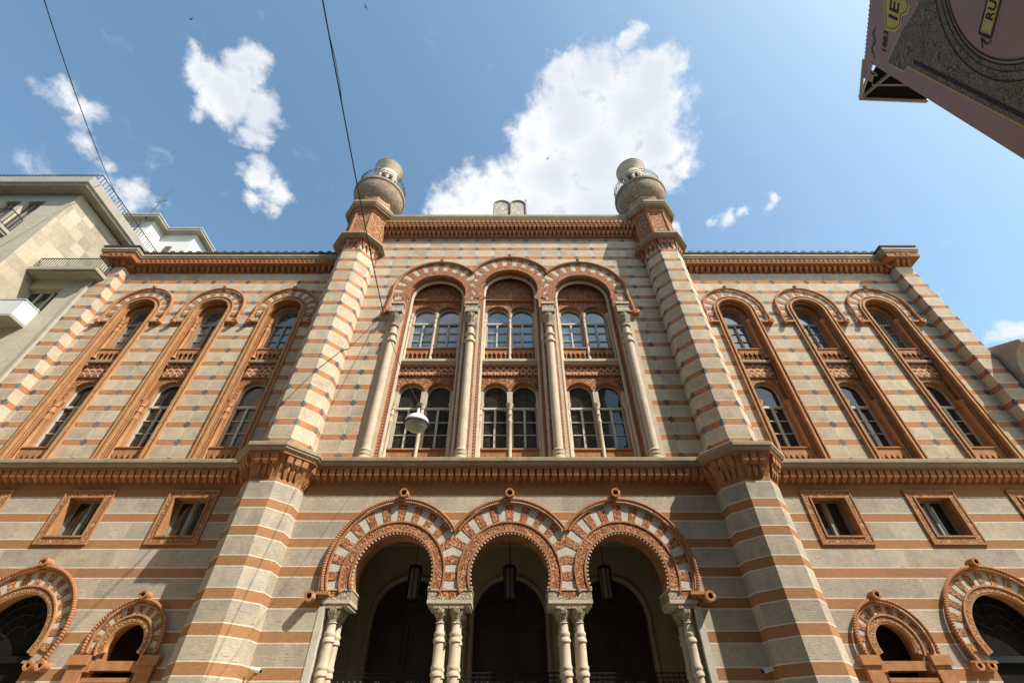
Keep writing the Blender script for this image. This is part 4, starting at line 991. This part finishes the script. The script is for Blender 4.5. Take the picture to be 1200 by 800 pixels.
def text(body, s, z, size, m_, name='lettering'):
    cu = bpy.data.curves.new(name, 'FONT'); cu.body = body; cu.size = size; cu.extrude = .002; cu.offset = size*.012; cu.space_character = 1.08
    o = bpy.data.objects.new(name, cu); COL.objects.link(o); cu.materials.append(M[m_])
    xa = Vector((D.x, D.y, 0)); za = Vector((0, 0, 1)); ya = Vector((NB.x, NB.y, 0))
    if xa.cross(za).dot(ya) < 0: pass
    mt = Matrix((( xa.x, za.x, ya.x, 0), (xa.y, za.y, ya.y, 0), (xa.z, za.z, ya.z, 0), (0, 0, 0, 1)))
    p = Vector(W(s, .016, z)) - Vector((C0.x, C0.y, 4)); mt.translation = p
    bpy.context.view_layer.update(); me = bpy.data.meshes.new_from_object(o); bpy.data.objects.remove(o)
    o = bpy.data.objects.new(name, me); COL.objects.link(o)
    if not me.materials: me.materials.append(M[m_])
    o.parent = BN; o.matrix_local = mt; return o
text('1882', .47, 15.50, .27, 'ink'); text('IED', 1.34, 15.18, .55, 'ink'); text('RUM', 2.12, 12.13, .27, 'ink')

# ------------------------------------------------------------------ GROUND, STREET, OPPOSITE HOUSES
M['asphalt'] = simple('asphalt', (.09, .088, .085), .9, .3, var=.2, scale=2, bump=.004, bscale=60)
M['setts'] = block_mat('granite_setts', (.38, .325, .25), .12, .12, .2)
M['paving'] = block_mat('stone_paving', (.50, .43, .33), .6, .4, .08)
def sheet(name, x0, x1, y0, y1, z, m_):
    mb = MB(); mb.face([(x0, y0, z), (x1, y0, z), (x1, y1, z), (x0, y1, z)]); o = mb.build(name, m_); tag(o, kind='structure'); return o
sheet('ground', -400, 400, -400, 400, -.02, 'asphalt')
sheet('road', -60, 60, -6.2, -1.8, 0, 'setts')
mb = MB(); mb.box(-60, 60, -1.8, -.02, -.01, .12); tag(mb.build('pavement', 'paving'), kind='structure')
mb = MB(); mb.box(-60, 60, -60, -6.2, -.01, .12); tag(mb.build('far_pavement', 'paving'), kind='structure')
def far_house(name, x0, x1, y, h, lb, depth=10):
    e = empty(name, ((x0+x1)/2, y, 0), lb, 'house'); cx = (x0+x1)/2; hs = []
    x = x0+1.2
    while x+1.1 < x1-.6:
        z = 3.2
        while z+1.8 < h-1: hs.append([(x, z), (x+1.1, z), (x+1.1, z+1.8), (x, z+1.8)]); z += 3.4
        x += 2.5
    mb = MB(); mb.slab([(x0, 0.13), (x1, 0.13), (x1, h), (x0, h)], hs, 0, -.25)
    mb.box(x0, x1, -depth, -.3, .13, h); o = mb.build('wall', 'sofstone', e); o.location = (-cx, 0, 0)
    mb = MB(); mb.box(x0, x1, -.6, .4, h, h+.3); o = mb.build('cornice', 'sofstone', e); o.location = (-cx, 0, 0)
    mb = MB()
    for q in hs: mb.box(q[0][0], q[1][0], -.26, -.2, q[0][1], q[2][1])
    o = mb.build('window_panes', 'glass', e); o.location = (-cx, 0, 0)
far_house('rear_house', -17, 8, -18, 24, 'tall plain house closing the side street behind the viewpoint')
far_house('opposite_house', -45, -18, -8.5, 21, 'plain house across the street from the left wing')

# ------------------------------------------------------------------ BIRDS
M['bird'] = simple('dark_plumage', (.05, .045, .045), .8, .3, var=.1)
def bird(x, y, z, rot, lb):
    mb = MB(); mb.tube([(-.16, 0, 0), (-.1, 0, 0), (0, 0, 0), (.1, 0, .01), (.17, 0, .01)], [.005, .03, .045, .03, .008], 8)
    for s in (-1, 1): mb.hexa([(.05, s*.03, 0), (.0, s*.20, .05), (-.06, s*.42, .02), (-.07, s*.03, 0)], [(.05, s*.03, .012), (.0, s*.20, .062), (-.06, s*.42, .028), (-.07, s*.03, .012)])
    mb.face([(-.15, 0, 0), (-.25, .06, 0), (-.25, -.06, 0)])
    o = mb.build('bird', 'bird'); o.scale = (.42,)*3; o.location = (x, y, z); o.rotation_euler = (0, 0, rot); tag(o, lb, 'bird', 'birds in the sky')
bird(2.45, 1.89, 30, .6, 'tiny dark bird against the white cloud above the middle bay'); bird(1.1, 4.9, 30, 2.4, 'tiny dark bird just above and right of the stone tablets')
bird(-16.63, -5.61, 30, 1.2, 'tiny dark bird in the blue above the left cloud'); bird(-7.38, -6.16, 30, -.5, 'tiny dark bird in the blue right of the thick cable')

# ------------------------------------------------------------------ WORLD
SUN = Vector((1.6, -1.0, 2.15)).normalized()   # towards the sun
elev = math.asin(SUN.z); az = math.atan2(SUN.x, SUN.y)
wd = bpy.data.worlds.new('World'); sc.world = wd; wd.use_nodes = True; t = NT(wd.node_tree)
for n_ in list(t.n): t.n.remove(n_)
sky = t.new('ShaderNodeTexSky'); sky.sky_type = 'NISHITA'; sky.sun_disc = False; sky.sun_elevation = elev; sky.sun_rotation = az
sky.air_density = 1.0; sky.dust_density = 1.6; sky.ozone_density = 1.0
dv = t.new('ShaderNodeTexCoord').outputs['Generated']
BL = [(0.215, 0.245, 0.946, 0.028, 1), (0.268, 0.288, 0.919, 0.054, 1), (0.163, 0.294, 0.942, 0.062, 1), (0.093, 0.306, 0.947, 0.042, 1), (0.238, 0.343, 0.909, 0.094, 1.1), (0.121, 0.371, 0.921, 0.099, 1.1), (0.047, 0.409, 0.911, 0.063, 1), (0.284, 0.392, 0.875, 0.071, 1.1), (0.176, 0.438, 0.882, 0.119, 1.1), (0.075, 0.473, 0.878, 0.1, 1.1), (-0.013, 0.501, 0.866, 0.07, 1), (-0.076, 0.502, 0.861, 0.063, 1), (-0.134, 0.514, 0.847, 0.047, 0.9), (0.298, 0.446, 0.844, 0.045, 0.9), (0.329, 0.427, 0.842, 0.031, 0.8), (0.182, 0.524, 0.832, 0.107, 1.1), (0.041, 0.54, 0.841, 0.093, 1.1), (-0.176, 0.516, 0.838, 0.024, 0.5), (-0.505, 0.258, 0.824, 0.034, 0.95), (-0.443, 0.252, 0.86, 0.039, 1), (-0.483, 0.291, 0.826, 0.05, 1.05), (-0.442, 0.325, 0.836, 0.042, 1), (-0.459, 0.355, 0.815, 0.031, 0.95), (-0.528, 0.315, 0.789, 0.023, 0.6), (-0.458, 0.415, 0.786, 0.035, 0.85), (-0.436, 0.443, 0.784, 0.033, 0.8), (-0.47, 0.451, 0.759, 0.027, 0.7), (-0.444, 0.471, 0.762, 0.023, 0.5), (-0.449, 0.285, 0.847, 0.04, 1), (-0.502, 0.221, 0.836, 0.014, 0.4), (-0.665, 0.243, 0.707, 0.034, 0.6), (-0.645, 0.28, 0.711, 0.033, 0.6), (-0.653, 0.257, 0.712, 0.032, 0.6), (-0.651, 0.314, 0.691, 0.027, 0.65), (-0.636, 0.344, 0.691, 0.019, 0.5), (-0.703, 0.316, 0.637, 0.032, 0.32), (-0.656, 0.36, 0.663, 0.04, 0.45), (-0.618, 0.402, 0.676, 0.033, 0.75), (-0.582, 0.356, 0.731, 0.028, 0.28), (-0.581, 0.422, 0.696, 0.024, 0.28), (-0.715, 0.337, 0.613, 0.027, 0.4), (-0.688, 0.344, 0.639, 0.033, 0.4), (0.418, 0.494, 0.763, 0.022, 0.65), (0.444, 0.478, 0.758, 0.017, 0.6), (0.479, 0.455, 0.751, 0.012, 0.65), (0.393, 0.506, 0.768, 0.013, 0.6), (0.334, 0.53, 0.78, 0.02, 0.8), (0.744, 0.487, 0.457, 0.027, 1), (0.736, 0.501, 0.456, 0.017, 0.8), (0.67, 0.471, 0.574, 0.01, 0.3), (0.493, 0.127, 0.86, 0.064, 0.3)]
BL += [(-.2, -.66, .72, .12, 1.), (.12, -.85, .5, .1, 1.)]   # clouds behind the viewpoint
warp = t.new('ShaderNodeTexNoise'); t.put(warp.inputs['Vector'], dv); warp.inputs['Scale'].default_value = 13.; warp.inputs['Detail'].default_value = 5; warp.inputs['Roughness'].default_value = .6
wdv = t.vm('ADD', dv, t.vm('MULTIPLY', t.vm('SUBTRACT', warp.outputs[1], (.5, .5, .5)), (.085, .085, .085)))
acc = None
for x, y, z, r_, a_ in BL:
    n_ = t.new('ShaderNodeVectorMath', operation='DISTANCE'); t.put(n_.inputs[0], wdv); n_.inputs[1].default_value = (x, y, z)
    v_ = t.ramp(n_.outputs['Value'], 0, r_*1.35, a_, 0)
    acc = v_ if acc is None else t.m('SMOOTH_MAX', acc, v_, .12)
fb = t.noise(dv, 17., 11, .63, .25); fb2 = t.noise(dv, 55., 6, .65)
den = t.m('ADD', t.m('MULTIPLY', acc, 1.42), t.m('ADD', t.m('MULTIPLY', t.m('SUBTRACT', fb, .5), 1.55), t.m('MULTIPLY', t.m('SUBTRACT', fb2, .5), .45)))
gate = t.ramp(acc, .04, .22, 0, 1)
mask = t.m('MULTIPLY', t.ramp(den, .26, 1.0, 0, 1, True), gate)
shade = t.ramp(t.m('ADD', t.m('MULTIPLY', acc, .9), t.m('MULTIPLY', t.noise(dv, 5., 5, .5, .6), 1.1)), .80, 1.45, 0, 1, True)
cc = t.mix(shade, (5.5, 5.5, 5.5), (3.9, 4.25, 4.7))
cmix = t.mix(mask, t.vm('MULTIPLY', sky.outputs[0], (1.10, 1.29, 1.21)), cc)
bg = t.new('ShaderNodeBackground'); t.put(bg.inputs[0], cmix); bg.inputs[1].default_value = .13
out = t.new('ShaderNodeOutputWorld'); t.l.new(bg.outputs[0], out.inputs[0])
sl = bpy.data.lights.new('sun', 'SUN'); sl.energy = 5.0; sl.angle = R(.53); sl.color = (1., .93, .82)
so = bpy.data.objects.new('sun', sl); COL.objects.link(so); so.rotation_euler = (-SUN).to_track_quat('-Z', 'Y').to_euler(); so.location = (20, -20, 40)

# ------------------------------------------------------------------ CAMERA
cam = bpy.data.cameras.new('camera'); cam.sensor_width = 36; cam.lens = 36*534/1200; cam.clip_end = 2000; cam.shift_x = .0021
cobj = bpy.data.objects.new('camera', cam); COL.objects.link(cobj); cobj.location = (0, -12, 1.6); cobj.rotation_euler = (R(90+42.1), 0, 0); sc.camera = cobj
sc.view_settings.view_transform = 'Standard'; sc.view_settings.look = 'None'; sc.view_settings.exposure = .6; sc.view_settings.gamma = 1
sc.cycles.max_bounces = 6; sc.cycles.diffuse_bounces = 4; sc.cycles.glossy_bounces = 3; sc.cycles.use_denoising = True
